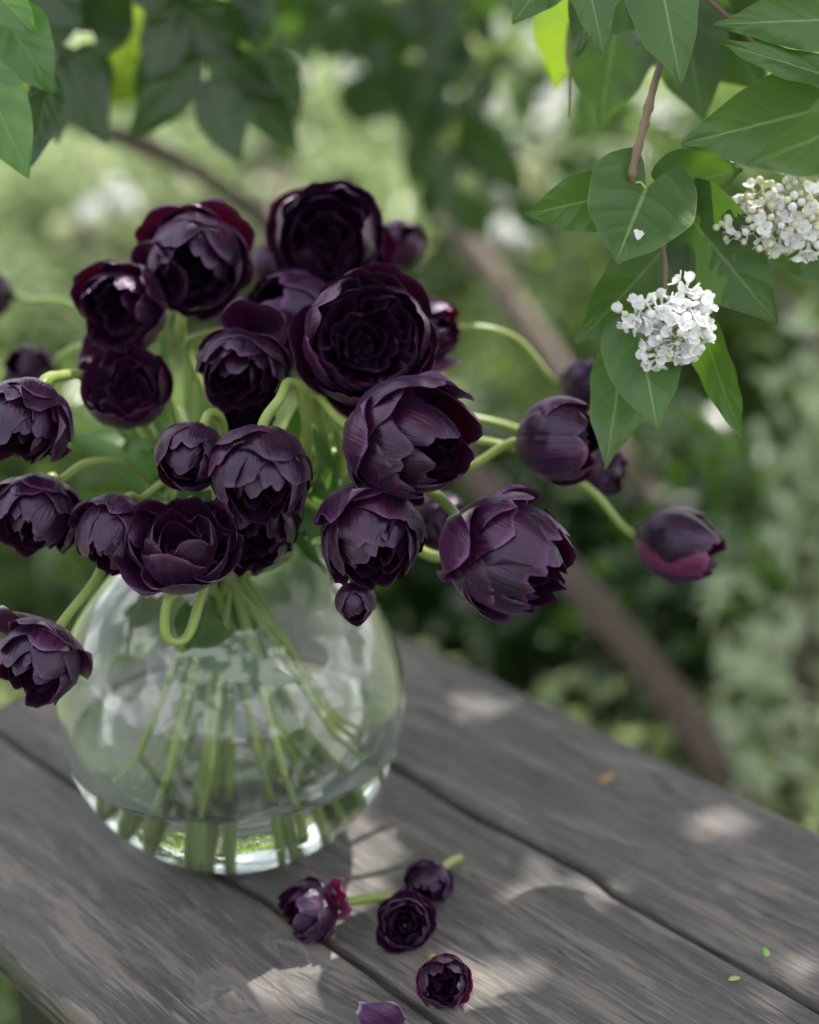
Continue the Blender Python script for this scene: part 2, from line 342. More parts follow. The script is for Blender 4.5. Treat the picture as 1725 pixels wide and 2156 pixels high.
# ------------------------------------------------------------ glass vase
VC = ONZ(490, 1795); VC = np.array([VC[0], VC[1] + .01, 0.0]); VR = .121; VH = .113   # centre of the sphere is VH above the table
c_ = PX(492, 1480, 1.0)
VC = np.array([c_[0], c_[1], 0.0])
def lathe(name, prof, mat, parent, n=96):
    V = []; F = []; m = len(prof)
    for (r, z) in prof:
        for i in range(n):
            a = 2 * math.pi * i / n; V.append((r * math.cos(a), r * math.sin(a), z))
    F = grid_faces(m, n, 0, True)
    o = mesh_obj(name, V, F, mat, parent); return o
G = NT('clear_glass'); df = G.n('ShaderNodeBsdfTranslucent'); df.inputs[0].default_value = (.80, .88, .74, 1); G.P(Base_Color=(.955, .985, .955), Roughness=0.0, IOR=1.5, Transmission_Weight=1.0)
film = G.noise(G.n('ShaderNodeTexCoord').outputs['Object'], 26, 4, .6); mx = G.n('ShaderNodeMixShader'); G.l(G.math('MULTIPLY', G.ramp(film, [(.3, (.35, .35, .35)), (.7, (1, 1, 1))]), .055), mx.inputs[0]); G.l(G.b.outputs[0], mx.inputs[1]); G.l(df.outputs[0], mx.inputs[2]); G.l(mx.outputs[0], G.out.inputs[0]); GLASS = G.m
W_ = NT('water'); W_.P(Base_Color=(.97, 1, .975), Roughness=0.0, IOR=1.33, Transmission_Weight=1.0); WATER = W_.m
vase = thing('glass_vase', 'round clear glass vase half filled with water, standing on the plank table', 'vase', (VC[0], VC[1], .0006))
def sph(r, a0, a1, n, zc): return [(r * math.sin(a), zc - r * math.cos(a)) for a in np.linspace(a0, a1, n)]
NK = .040                                             # neck radius
aout = math.pi - math.asin((NK + .006) / VR); abase = math.acos(VH / VR)
outer = [(.0005, 0.004), (.02, .003), (.040, .0012), (VR * math.sin(abase) , 0)] + sph(VR, abase + .06, aout, 60, VH)
ztop = outer[-1][1]
outer += [(NK + .002, ztop + .004), (NK, ztop + .010), (NK + .001, ztop + .020), (NK + .005, ztop + .034), (NK + .0095, ztop + .045), (NK + .0098, ztop + .047)]
VI = VR - .003
inner = [(r - .0028 if r > .01 else r, z) for r, z in outer[len(outer) - 6:]][::-1]
inner[0] = (NK + .0085, ztop + .0475)
ain = math.pi - math.asin((NK + .0025) / VI)
ab = math.acos((VH - .008) / VI)
inner += [(r, z) for r, z in sph(VI, ain, ab + .03, 60, VH)]
inner += [(VI * math.sin(ab) * .8, .0075), (.02, .009), (.0005, .0105)]
lathe('glass', outer + inner, GLASS, vase)
WL = VH - .025
rw = VI + .0006; aw = math.pi - math.acos((WL - VH) / rw); aw = math.acos((VH - WL) / rw)
wp = [(.0005, .0098), (.02, .0083), (VI * math.sin(ab) * .8, .0068)] + [(rw * math.sin(a), VH - rw * math.cos(a)) for a in np.linspace(ab + .03, aw, 40)]
rt = wp[-1][0]; wp += [(rt - .0008, WL - .0001), (rt - .0022, WL - .0013), (rt - .005, WL - .0018), (rt * .8, WL - .0019), (rt * .4, WL - .0019), (.0005, WL - .0019)]
lathe('water', wp, WATER, vase)
# drops added on the outer glass to give the glints of air bubbles
for k in range(16):
    a = rad(200 + 140 * ((k * .618) % 1)); e = rad(-50 + 75 * ((k * .377) % 1)); n_ = np.array([math.cos(a) * math.cos(e), math.sin(a) * math.cos(e), math.sin(e)]); rr = .0009 + .0008 * ((k * .53) % 1)
    V = []; 
    for j in range(5):
        for i in range(8): V.append(np.array([rr * math.cos(j * .39) * math.cos(i * .785), rr * math.cos(j * .39) * math.sin(i * .785), rr * .7 * math.sin(j * .39)]))
    V = np.array(V) @ frame0(n_).T + n_ * (VR + .00005) + np.array([0, 0, VH])
    mesh_obj('glint_drop', V, grid_faces(5, 8, 0, True), WATER, vase)
MOUTH = np.array([VC[0], VC[1], ztop + .047])

# ------------------------------------------------------------ tulips
def petal_mesh(R, a0, scale, lenf, width, Phi, tilt, curl, rip, rng, nu=9, nv=15, z0=0.0, notch=.06, phi0=2.0, twist=0.0, pf=.94):
    """one petal hugging a bulb of maximum radius R, in the flower frame (axis +z)"""
    n = 60; s = np.linspace(0, 1, n)
    ph = np.radians(phi0 + (Phi - phi0) * s ** .92)
    dr = np.cos(ph); dz = np.sin(ph)
    r = np.concatenate([[0], np.cumsum((dr[1:] + dr[:-1]) / 2)]) / (n - 1); z = np.concatenate([[0], np.cumsum((dz[1:] + dz[:-1]) / 2)]) / (n - 1)
    k = R / r.max(); r = r * k * scale + .05 * R; z = z * k * (0.55 + .45 * scale)
    U = np.linspace(-1, 1, nu); Tt = np.linspace(0, 1, nv); V = np.zeros((nv, nu, 3)); UV = np.zeros((nv, nu, 2))
    p1, p2 = rng.uniform(0, 6.28, 2); fr = rng.uniform(3.5, 6.5); split = rng.uniform(-.35, .35)
    for j, t in enumerate(Tt):
        w = width * R * (.28 + .72 * sstep(0, .5, t)) * (1 - .40 * max(0, (t - .66) / .34) ** 2.4)
        te = t * (1 - .27 * np.abs(U) ** 2.4 * t) * (1 - notch * t ** 3 * np.exp(-((U - split) / .20) ** 2)) + .008 * t ** 6 * np.sin(U * 8 + p1)
        ss = np.clip(te * lenf, 0, 1)
        rr = np.interp(ss, s, r); zz = np.interp(ss, s, z); pp = np.interp(ss, s, ph)
        Rc = np.maximum(rr, .52 * R * min(1, scale)) * pf; ang = np.clip(U * w / Rc, -2.1, 2.1)
        nr = np.sin(pp); nz = -np.cos(pp)
        off = -Rc * (1 - np.cos(ang)) + rip * R * t * (np.sin(U * fr + p1) * .6 + np.sin(t * 7 + p2) * .4 * np.abs(U)) + curl * R * (t ** 3) * (.4 + .6 * np.abs(U) ** 2) \
            - .030 * R * np.exp(-(U / .10) ** 2) * (t > .05) * sstep(0, .25, t)
        tan = Rc * np.sin(ang) + twist * t * R
        V[j, :, 0] = rr + nr * off; V[j, :, 1] = tan; V[j, :, 2] = zz + nz * off + z0
        UV[j, :, 0] = U * .5 + .5; UV[j, :, 1] = t
    x = V[..., 0].copy(); zc = V[..., 2].copy(); c, s_ = math.cos(tilt), math.sin(tilt)   # tilt outward about the base
    V[..., 0] = x * c + zc * s_; V[..., 2] = -x * s_ + zc * c
    x = V[..., 0].copy(); y = V[..., 1].copy(); c, s_ = math.cos(a0), math.sin(a0)
    V[..., 0] = x * c - y * s_; V[..., 1] = x * s_ + y * c
    return V.reshape(-1, 3), grid_faces(nv, nu), UV.reshape(-1, 2), z.max()
def frame(a, roll=0.0):
    a = norm(a); h = np.array([0, 0, 1.0]) if abs(a[2]) < .95 else np.array([0, 1.0, 0]); x = norm(np.cross(h, a)); y = np.cross(a, x)
    c, s = math.cos(roll), math.sin(roll); return np.stack([x * c + y * s, -x * s + y * c, a], axis=1)
def bloom(T, base, axis, D, o, seed, rows=None, roll=0.0, flare=(), k1=None, mats=(PETO, PET, PETC), pet_special=None, elong=1.0, detail=1):
    """o: 0 closed bud ... 1 wide open. Each petal is its own part."""
    rng = np.random.default_rng(seed); R = D / 2; M3 = frame(axis, roll); base = np.asarray(base)
    Phi = 168 - 78 * o
    if rows is None:
        rows = [(5, 1.00, .60, .98), (5, .96, .75, .92), (5, .89, .88, .84), (5, .79, .97, .72), (5, .65, 1.0, .60), (4, .48, .98, .5), (3, .30, .95, .42), (3, .16, .9, .3)]
        if o > .6: rows = [(5, 1.00, .86, .98), (5, .94, .95, .86), (5, .82, .97, .72), (5, .66, .93, .60), (5, .48, .86, .46), (4, .30, .76, .34), (3, .15, .66, .24)]
        if o < .19: rows = [(3, 1.00, .90, 1.32), (3, .95, .95, 1.22), (4, .86, .98, .86), (4, .68, 1.0, .66), (4, .45, .97, .5), (3, .22, .95, .4)]
    H = None
    for k, (cnt, scl, lf, wd) in enumerate(rows):
        off = rng.uniform(0, 6.28) if k == 0 else off + math.pi / cnt + rng.uniform(-.15, .15)
        for i in range(cnt):
            a0 = off + 2 * math.pi * i / cnt + rng.uniform(-.13, .13)
            inner = k / (len(rows) - 1)
            tilt = (rng.uniform(-.03, .10) if k < 2 else rng.uniform(-.07, .06)) + (.10 * o if k == 0 else 0)
            lenf = min(1.0, lf * rng.uniform(.86, 1.08)); curl = rng.uniform(-.16, .02) + (.14 * o if k < 1 else -.02)
            if rng.random() < .10: curl += .22; tilt += .12
            if k == 0 and i in flare: tilt += .42; curl += .25; lenf = min(1, lenf + .15)
            P, F, uv, hh = petal_mesh(R, a0, scl * rng.uniform(.93, 1.03), lenf, wd * rng.uniform(.86, 1.08), Phi + rng.uniform(-9, 9) - (0 if k > 1 else 4), tilt, curl,
                                      rng.uniform(.012, .04) + .05 * inner, rng, z0=.02 * R * k, notch=rng.choice([0, .03, .08, .15]), pf=rng.uniform(.84, .98), twist=rng.uniform(-.08, .08),
                                      nu=11 if k < 4 else 7, nv=18 if k < 4 else 11)
            H = hh if H is None else max(H, hh)
            P[:, 2] *= elong
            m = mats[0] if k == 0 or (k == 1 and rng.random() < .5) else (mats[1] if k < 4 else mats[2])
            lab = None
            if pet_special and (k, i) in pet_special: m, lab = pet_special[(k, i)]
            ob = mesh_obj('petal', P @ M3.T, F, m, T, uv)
            if lab: ob['label'] = lab
    if o > .8:
        p, f, uv = tube([M3 @ np.array([0, 0, z * R]) for z in (.05, .3, .6, .72, .78)], [.09 * R, .10 * R, .09 * R, .13 * R, .05 * R], 8); mesh_obj('pistil', p, f, PIST, T, uv)
        for i in range(6):
            a = i * 1.047; q = [M3 @ np.array([math.cos(a) * rr, math.sin(a) * rr, zz]) for rr, zz in ((.10 * R, .1 * R), (.17 * R, .4 * R), (.2 * R, .5 * R), (.22 * R, .75 * R))]
            p, f, uv = tube(q, [.02 * R, .02 * R, .05 * R, .035 * R], 6); mesh_obj('stamen', p, f, ANTH, T, uv)
    return H
def height_of(D, o):
    Phi = 168 - 78 * o; s = np.linspace(0, 1, 60); ph = np.radians(2 + (Phi - 2) * s ** .92); r = np.cumsum(np.cos(ph)) / 60; z = np.cumsum(np.sin(ph)) / 60
    return z.max() * (D / 2) / r.max()
def stem_between(T, base, pts, end_axis, r=.0034, start_t=None, k1=.04, name='stem'):
    path = hermite([np.asarray(p) for p in pts] + [base + end_axis * .004], t0=start_t, t1=end_axis * k1, per=12)
    rr = np.linspace(r * .80, r * .95, len(path)) * (1 + .06 * np.sin(np.arange(len(path)) * .31 + base[0] * 90))
    p, f, uv = tube(path - base, rr, 10); return mesh_obj(name, p, f, STEM, T, uv)
tulips = []
def in_vase(i, k=0):
    """two points: cut end near the vase bottom, and a point in the neck"""
    a = i * 2.399 + .5; r0 = (.052, .088, .070, .030, .092, .060)[i % 6]; zc = VH - math.sqrt(VI ** 2 - (r0 + .004) ** 2) + .012; rn = .006 + .024 * ((i * 7) % 5) / 4
    b = a + math.pi + .5 * math.sin(i)                   # stems cross in the neck
    return VC + np.array([math.cos(b) * r0, math.sin(b) * r0, zc]), MOUTH + np.array([math.cos(a) * rn, math.sin(a) * rn, -.03 + .004 * (i % 4)])
def tulip(label, x, y, px, d, face, o, seed, via=(), cut=True, **kw):
    D = px * 1.05 * d / FPX; a = view(*face); H = height_of(D, o) * kw.get('elong', 1.0)
    base = PX(x, y, d) - a * H * .5
    T = thing('tulip', label, 'tulip', base, 'dark purple double tulips in the glass vase'); r = kw.pop('stem_r', .0034)
    bloom(T, base, a, D, o, seed, **kw)
    i = len(tulips); c0, m0 = in_vase(i); v = [PX(*q) for q in via]
    if v and np.dot(v[0] - VC, v[0] - VC) < 0: pass
    outw = norm((v[0] if v else base) - m0); up = np.array([0, 0, 1.0])
    m1 = m0 + norm(up * 1.2 + outw * .7) * .035
    stem_between(T, base, [c0, (c0 * .5 + m0 * .5) * np.array([1, 1, 1.0]) + np.array([0, 0, .004]), m0, m1] + v, a, r=r, start_t=(m0 - c0) * .5, k1=kw.get('k1', .05) if 'k1' in kw else .05)
    tulips.append(T); return T

# front row (in focus)
tulip('plum double tulip hanging from a hooked pale stem at the centre, in sharpest focus', 552, 1003, 205, .845, (.08, -.86, .52), .34, 11, via=[(640, 960, .93), (632, 830, .90), (608, 806, .885), (590, 838, .865)])
tulip('small tight round tulip bud touching the left side of the central hanging bloom', 404, 962, 138, .865, (-.12, -.6, .75), .16, 12, via=[(470, 985, .93), (468, 890, .91), (440, 872, .895)])
tulip('large glossy tulip facing right, just above the downturned bloom', 868, 932, 255, .85, (.78, -.22, .58), .34, 13, via=[(690, 1000, .95), (665, 840, .92), (715, 885, .89)], elong=1.08)
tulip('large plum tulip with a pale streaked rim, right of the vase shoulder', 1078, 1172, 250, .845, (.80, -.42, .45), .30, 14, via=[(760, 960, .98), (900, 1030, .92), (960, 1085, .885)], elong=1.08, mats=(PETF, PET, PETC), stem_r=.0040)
tulip('downturned tulip on a pale vertical stem just above the vase shoulder', 785, 1132, 212, .86, (.12, -.80, .58), .30, 15, via=[(700, 1010, .95), (712, 905, .92), (745, 965, .89)])
tulip('bowl shaped tulip opening upwards on a looped stem over the vase front', 380, 1150, 205, .86, (.05, .72, .66), .54, 16, rows=[(5, 1.0, .80, 1.12), (4, .92, .86, 1.0), (4, .74, .92, .84), (3, .52, .86, .66), (3, .28, .75, .4), (3, .14, .6, .3)], via=[(465, 1120, .93), (428, 1240, .895), (395, 1340, .885), (352, 1340, .88), (352, 1270, .875)])
tulip('dark wide tulip hidden behind and below the central hanging bloom', 538, 1110, 185, .905, (.05, -.55, .8), .34, 17, flare=(2,), via=[(590, 1110, .97), (600, 1040, .96)])
tulip('nodding tulip at the lower left of the bouquet beside the bowl shaped one', 236, 1125, 160, .88, (-.2, -.78, .6), .24, 18, via=[(440, 1080, .96), (370, 1010, .93), (300, 1050, .91)])
tulip('small drooping tulip bud hanging below the downturned bloom, in front of the glass', 747, 1268, 78, .87, (.05, -.8, .55), .05, 19, via=[(690, 1080, .93), (740, 1100, .905), (750, 1190, .885)])
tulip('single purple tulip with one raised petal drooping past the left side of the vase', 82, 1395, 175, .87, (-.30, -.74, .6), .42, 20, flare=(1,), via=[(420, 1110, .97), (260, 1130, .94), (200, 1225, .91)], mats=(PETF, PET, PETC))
# left side
tulip('round bluish purple tulip at the left edge under the larger one', 76, 1088, 172, .90, (-.12, -.78, .6), .22, 21, via=[(400, 1090, .99), (280, 985, .97), (190, 975, .95), (130, 1010, .93)])
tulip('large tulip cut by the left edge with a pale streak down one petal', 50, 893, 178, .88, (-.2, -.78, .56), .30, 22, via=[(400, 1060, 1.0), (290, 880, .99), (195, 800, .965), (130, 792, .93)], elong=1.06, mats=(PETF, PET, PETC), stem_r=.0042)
tulip('blurred tulip with broad smooth petals behind the pair at the left edge', 60, 778, 105, 1.10, (-.5, .3, .6), .25, 23, via=[(350, 1000, 1.02), (210, 750, 1.06), (130, 750, 1.08)])
tulip('far tulip almost out of the photo at the left edge, highest on that side', -28, 620, 95, 1.15, (-.8, 0, .4), .22, 24, via=[(330, 900, 1.03), (180, 660, 1.08), (60, 632, 1.12)])
tulip('open dark tulip with ragged outer petals spreading to the left', 255, 650, 180, .96, (-.28, -.2, .92), .44, 25, flare=(0, 2), rows=[(4, 1.04, .92, .9), (5, .93, .9, .84), (6, .80, .92, .62), (5, .60, .84, .54), (3, .34, .6, .4), (3, .16, .5, .26)], via=[(400, 1000, 1.02), (350, 820, 1.0), (300, 720, .98)])
tulip('small cup shaped tulip directly under the ragged open one', 268, 820, 160, .95, (-.04, .40, .9), .46, 26, rows=[(5, 1.0, .8, .95), (5, .92, .96, .80), (5, .76, .9, .66), (4, .5, .85, .5), (3, .28, .75, .4), (3, .14, .6, .3)], via=[(420, 1040, 1.0), (330, 890, .985)])
tulip('tall domed tulip opening downwards with a red edge, top left of the bouquet', 412, 552, 222, .97, (-.02, -.62, .78), .50, 27, via=[(420, 1000, 1.04), (400, 760, 1.04), (380, 690, 1.03), (400, 600, 1.03)], elong=1.0)
# middle and top
tulip('open rosette tulip at the very top of the bouquet', 695, 505, 232, 1.0, (.02, .02, .99), .54, 28, via=[(600, 900, 1.05), (660, 700, 1.06), (690, 560, 1.06)])
tulip('smooth oval tulip half hidden at the right of the top rosette', 843, 518, 92, 1.12, (.3, .3, .7), .06, 29, via=[(660, 900, 1.08), (800, 700, 1.12), (840, 600, 1.14)], elong=1.15)
tulip('slim upright bud half hidden at the left of the top rosette', 563, 558, 66, 1.12, (-.1, .8, .3), .02, 30, via=[(560, 900, 1.08), (560, 700, 1.11)], elong=1.25)
tulip('smooth side-on tulip with a rosy petal between the domed one and the wide open one', 618, 672, 190, .98, (-.45, .25, .6), .12, 31, via=[(600, 980, 1.03), (660, 820, 1.02)])
tulip('wide open cup shaped tulip with its dark inside showing, right of centre', 772, 718, 262, .91, (.08, .04, .98), .52, 32, rows=[(5, 1.0, .84, 1.0), (6, .95, .97, .84), (6, .86, .93, .70), (4, .52, .66, .5), (4, .34, .62, .42), (3, .17, .6, .3), (3, .09, .56, .2)], via=[(640, 1010, .99), (700, 850, .98)], stem_r=.0038)
tulip('narrow tulip seen edge on behind the wide open cup', 893, 700, 130, 1.0, (.75, .05, .35), .15, 33, via=[(650, 960, 1.03), (790, 820, 1.03)], elong=1.2)
tulip('hooded tulip with ruffled dark heart, left of the hooked stem', 510, 778, 190, .925, (-.10, -.72, .68), .60, 34, flare=(1,), via=[(540, 1020, 1.0), (400, 760, 1.0), (430, 705, .985), (520, 700, .97)], elong=1.0)
tulip('very dark ruffled tulip just under the hooded one', 522, 875, 120, .95, (0, -.3, .95), .55, 35, via=[(560, 1020, 1.0)])
# right side, on long stems
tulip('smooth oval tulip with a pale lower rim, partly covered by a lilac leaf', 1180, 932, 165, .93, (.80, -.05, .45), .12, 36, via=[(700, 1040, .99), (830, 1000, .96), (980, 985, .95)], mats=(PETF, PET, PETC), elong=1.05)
tulip('blurred tulip behind the smooth oval one and the hanging lilac leaves', 1238, 805, 105, 1.08, (.6, .2, .5), .25, 37, via=[(690, 960, 1.04), (820, 745, 1.05), (945, 692, 1.05), (1080, 710, 1.06)])
tulip('little of a dark tulip peeping out below the smooth oval one', 1272, 995, 95, 1.04, (.7, -.4, .4), .15, 38, via=[(720, 1000, 1.02), (880, 880, 1.02), (1000, 882, 1.02), (1120, 915, 1.03)])
tulip('farthest right tulip with a bright pink lower petal, alone on a long straight stem', 1432, 1152, 148, .98, (.86, -.22, .30), .14, 39, via=[(740, 1060, 1.0), (900, 935, .99), (1090, 945, .985), (1240, 1030, .98)], elong=1.15, pet_special={(0, 0): (PETP, 'pink outer petal'), (0, 3): (PETP, 'pink outer petal')})
tulip('shadowed tulip filling the gap behind the downturned bloom', 930, 1098, 112, .99, (.35, -.6, .5), .2, 40, via=[(740, 1080, 1.0), (830, 1030, 1.0)])
tulip('tulip almost wholly hidden behind the pale rimmed bloom right of the vase', 1050, 1215, 120, .96, (.6, -.6, .3), .2, 41, via=[(720, 1100, 1.0), (820, 1120, .975), (910, 1170, .955)], stem_r=.0040)

# ------------------------------------------------------------ long tulip leaves growing with the stems
def blade(parent, pts, wmax, seed, facev=None, mat=None, name='leaf', fold=.25, wpos=.45):
    rng = np.random.default_rng(seed); path = hermite(pts, per=8); n = len(path); nu = 7
    T = np.gradient(path, axis=0); V = []; UV = []; fv = facev if facev is not None else view(.2, .5, .8)
    org = np.array(parent.location) if parent is not None else np.zeros(3); tw = rng.uniform(-.8, .8)
    for k in range(n):
        t = k / (n - 1); tt = norm(T[k]); side = norm(np.cross(tt, fv)); nn = np.cross(side, tt)
        th = tw * (t - .3); side, nn = side * math.cos(th) + nn * math.sin(th), nn * math.cos(th) - side * math.sin(th)
        w = wmax * .5 * (math.sin(math.pi * min(1, (t * .92 + .08)) ** (math.log(.5) / math.log(wpos))) ** .8 if t < 1 else .02)
        w = max(w, .0006)
        for i in range(nu):
            u = -1 + 2 * i / (nu - 1)
            V.append(path[k] + side * (u * w) + nn * (fold * abs(u) ** 1.5 * w + .0016 * math.sin(t * 11 + u * 2 + seed)) - org); UV.append((i / (nu - 1), t))
    return mesh_obj(name, V, grid_faces(n, nu), mat or BLADE, parent, UV)
rl = random.Random(3)
LV = [  # via points (x, y, depth) from the vase mouth outwards, width in px
    (8, [(470, 1080, 1.03), (330, 960, 1.05), (250, 830, 1.05)], 70), (15, [(430, 1080, 1.02), (350, 900, 1.04), (345, 700, 1.05)], 75), (14, [(480, 1060, 1.0), (360, 1010, .99), (250, 905, .98)], 85),
    (0, [(600, 1080, 1.0), (610, 930, .98), (645, 830, .97)], 60), (2, [(640, 1090, 1.0), (690, 980, 1.0), (760, 830, 1.0)], 85), (4, [(640, 1100, .98), (665, 1010, .96), (735, 940, .93)], 60),
    (3, [(650, 1120, 1.02), (720, 1050, 1.03), (800, 900, 1.04)], 70), (7, [(440, 1110, .99), (300, 1060, .97), (150, 1040, .96)], 60), (10, [(440, 1090, 1.05), (220, 960, 1.08), (100, 880, 1.1)], 75),
    (22, [(640, 1060, 1.06), (690, 860, 1.08), (760, 820, 1.09)], 80), (17, [(520, 1060, 1.05), (420, 880, 1.08), (390, 720, 1.1)], 70), (23, [(540, 1060, 1.04), (460, 900, 1.05), (420, 760, 1.06)], 60),
    (25, [(680, 1110, 1.0), (760, 1060, .99), (690, 1180, .96)], 50), (20, [(560, 1100, 1.02), (500, 960, 1.02), (400, 900, 1.02)], 70), (1, [(500, 1100, .97), (430, 1060, .95), (370, 930, .94)], 70),
    (18, [(700, 1060, 1.08), (840, 680, 1.15), (900, 580, 1.17)], 60), (5, [(600, 1100, .97), (660, 1180, .96), (700, 1230, .955)], 40),
    (9, [(420, 1100, .98), (330, 1080, .95), (170, 1110, .94)], 55), (10, [(430, 1080, .97), (300, 960, .95), (330, 930, .95)], 90), (11, [(400, 1060, 1.02), (260, 930, 1.02), (130, 920, 1.03)], 60), (16, [(480, 1080, .96), (400, 1000, .95), (330, 890, .95)], 95), (3, [(650, 1080, .96), (690, 1000, .94), (660, 900, .93)], 70), (2, [(640, 1100, .97), (660, 1140, .95), (640, 1010, .94)], 55)]
for n_, (ti, via, wpx) in enumerate(LV):
    a = rl.uniform(0, 6.28); p0 = MOUTH + np.array([math.cos(a) * .02, math.sin(a) * .02, -.05])
    blade(tulips[ti], [p0, MOUTH + np.array([math.cos(a) * .018, math.sin(a) * .018, 0])] + [PX(*v) for v in via], wpx * via[-1][2] / FPX, n_)
# the leaf pressed against the inside of the glass
blade(tulips[4], [VC + np.array([-.010, -.030, .205]), VC + np.array([-.012, -.060, .197]), VC + np.array([.018, -.078, .178]), VC + np.array([.055, -.082, .168])], .028, 77, facev=norm(np.array([.1, -.8, .6])), fold=.1)

# cut ends and lower leaves in the water are the same stems; a few short leaf bases
def free_leafbase(i):
    a = i * 2.1; c = VC + np.array([math.cos(a) * .05, math.sin(a) * .05, .05])
    blade(tulips[(i * 3) % len(tulips)], [VC + np.array([math.cos(a) * .060, math.sin(a) * .060, .03]), c * .5 + (VC + np.array([0, 0, .12])) * .5 + np.array([math.cos(a), math.sin(a), 0]) * .012, MOUTH + np.array([math.cos(a + 2) * .02, math.sin(a + 2) * .02, -.05])], .022, 90 + i)
for i in range(2): free_leafbase(i)

# ------------------------------------------------------------ cut tulips lying on the table
def table_tulip(label, x, y, px, face, o, seed, stem_to=None, **kw):
    p = ONZ(x, y); D0 = px * 1.0 / FPX; 
    for _ in range(3):
        d = np.dot(PX(x, y, 1.0) - CAM, Fv); p = ONZ(x, y, D0 * .47); d = np.dot(p - CAM, Fv); D0 = px * 1.08 * d / FPX
    a = norm(np.array(face, float)); H = height_of(D0, o); base = p - a * H * .5
    T = thing('cut_tulip', label, 'tulip head', base, 'cut tulip heads lying on the table')
    bloom(T, base, a, D0, o, seed, **kw)
    if stem_to is not None:
        e = ONZ(*stem_to, .0034); pth = hermite([e, (e + base) / 2 + np.array([0, 0, .001]), base + a * .003], t1=a * .012, per=8) - base
        q, f, uv = tube(pth, .0033, 10); mesh_obj('stem', q, f, STEM, T, uv)
    return T
F2 = lambda fx, fy, fz: view(fx, fy, fz)
table_tulip('cut tulip head facing left with a bright pink petal, its stem pointing right', 650, 1915, 122, F2(-.85, -.05, .45), .42, 51, (850, 1884), flare=(1,), pet_special={(0, 1): (PETP, 'bright pink petal'), (0, 4): (PETP, 'bright pink petal')})
table_tulip('small cut tulip head highest of the group on the table, short green stem behind it', 903, 1860, 92, F2(-.35, -.25, .85), .25, 52, (968, 1806))
table_tulip('round stemless rosette tulip head at the centre of the group on the table', 853, 1945, 112, F2(0, .35, .95), .55, 53)
table_tulip('cut tulip head nearest the bottom of the photo with a stub of green stem', 936, 2068, 108, F2(.05, .1, .95), .38, 54, (911, 2018), mats=(PETP, PET, PETC))
# loose petal at the lower edge
pp = ONZ(812, 2178, .004)
P_, F_, uv_, _h = petal_mesh(.022, 0, 1, .9, .6, 120, 0, 0, .03, np.random.default_rng(5))
P_ = P_ - P_.mean(axis=0); M_ = frame(norm(np.array([-.75, .2, .5])), .4); P_ = P_ @ M_.T; P_[:, 2] -= P_[:, 2].min()
lp = mesh_obj('loose_petal', P_, F_, petal_mat('petal_loose', (.015, .003, .02), (.08, .02, .09), (.5, .5, .62), flame=.6), None, uv_); lp.location = (pp[0], pp[1], .0008)
tag(lp, 'loose pale tipped purple petal lying on the nearest plank at the bottom edge', 'petal')

# ------------------------------------------------------------ lilac leaves
def heart_leaf(parent, base, tip, wpx, roll=0.0, mat=None, lobe=.16, droop=.10, fold=.16, seed=0, kind='heart', nu=13, nv=22):
    b = PX(*base); t = PX(*tip); org = np.array(parent.location); L = np.linalg.norm(t - b); ax = (t - b) / L
    toc = norm(CAM - (b + t) / 2); side = norm(np.cross(toc, ax)); nrm = np.cross(ax, side)
    c, s = math.cos(roll), math.sin(roll); side, nrm = side * c + nrm * s, nrm * c - side * s
    Wd = wpx * (base[2] + tip[2]) / 2 / FPX / 2; V = []; UV = []
    rng = np.random.default_rng(seed + 100); p = rng.uniform(0, 6.28, 4)
    for j in range(nv):
        v = j / (nv - 1)
        if kind == 'heart': w = Wd * max(.02, math.sin(math.pi * (v * .95 + .05) ** .54)) ** .70 * (1 - .30 * float(sstep(.62, .98, v)))
        else: w = Wd * max(.012, math.sin(math.pi * (v * .97 + .02) ** .85)) ** .85 * (1 - .2 * float(sstep(.7, 1, v)))
        for i in range(nu):
            u = -1 + 2 * i / (nu - 1); f = 1 - (1 - min(1, abs(u) * 1.45)) ** 2 - .22 * max(0, abs(u) - .69) / .31
            y = L * (v - (lobe * (1 - v) ** 5 * f if kind == 'heart' else 0))
            e = 1 + .022 * math.sin(v * 15 + p[0] + (3 if u > 0 else 0))
            z = fold * abs(u) ** 1.3 * w - droop * L * (v ** 2.2) - .05 * L * (1 - v) ** 2 * 0 + .030 * L * math.sin(v * 7 + p[1] + u * 2.2) * abs(u) + .010 * L * math.sin(v * 22 - abs(u) * 5 + p[2]) * abs(u)
            V.append(b + ax * y + side * (u * w * e) + nrm * z - org); UV.append((i / (nu - 1), v))
    o = mesh_obj('leaf', V, grid_faces(nv, nu), mat or LILAC, parent, UV); return o
def limb(name, parent, pts, r0, r1, mat, n=9, per=8, knob=()):
    path = hermite([PX(*p) for p in pts] if len(pts[0]) == 3 and not isinstance(pts[0], np.ndarray) else pts, per=per)
    rr = np.linspace(r0, r1, len(path)) * (1 + .05 * np.sin(np.arange(len(path)) * 1.9))
    for kf in knob: rr = rr * (1 + .45 * np.exp(-((np.linspace(0, 1, len(path)) - kf) / .018) ** 2))
    q, f, uv = tube(path - np.array(parent.location), rr, n); return mesh_obj(name, q, f, mat, parent, uv)
def petiole(parent, a, b, r=.0009):
    A, B = PX(*a), PX(*b); q, f, uv = tube(hermite([A, (A + B) / 2 + np.array([0, 0, .002]), B], per=4) - np.array(parent.location), r, 6); mesh_obj('leaf_stalk', q, f, PEDI, parent, uv)
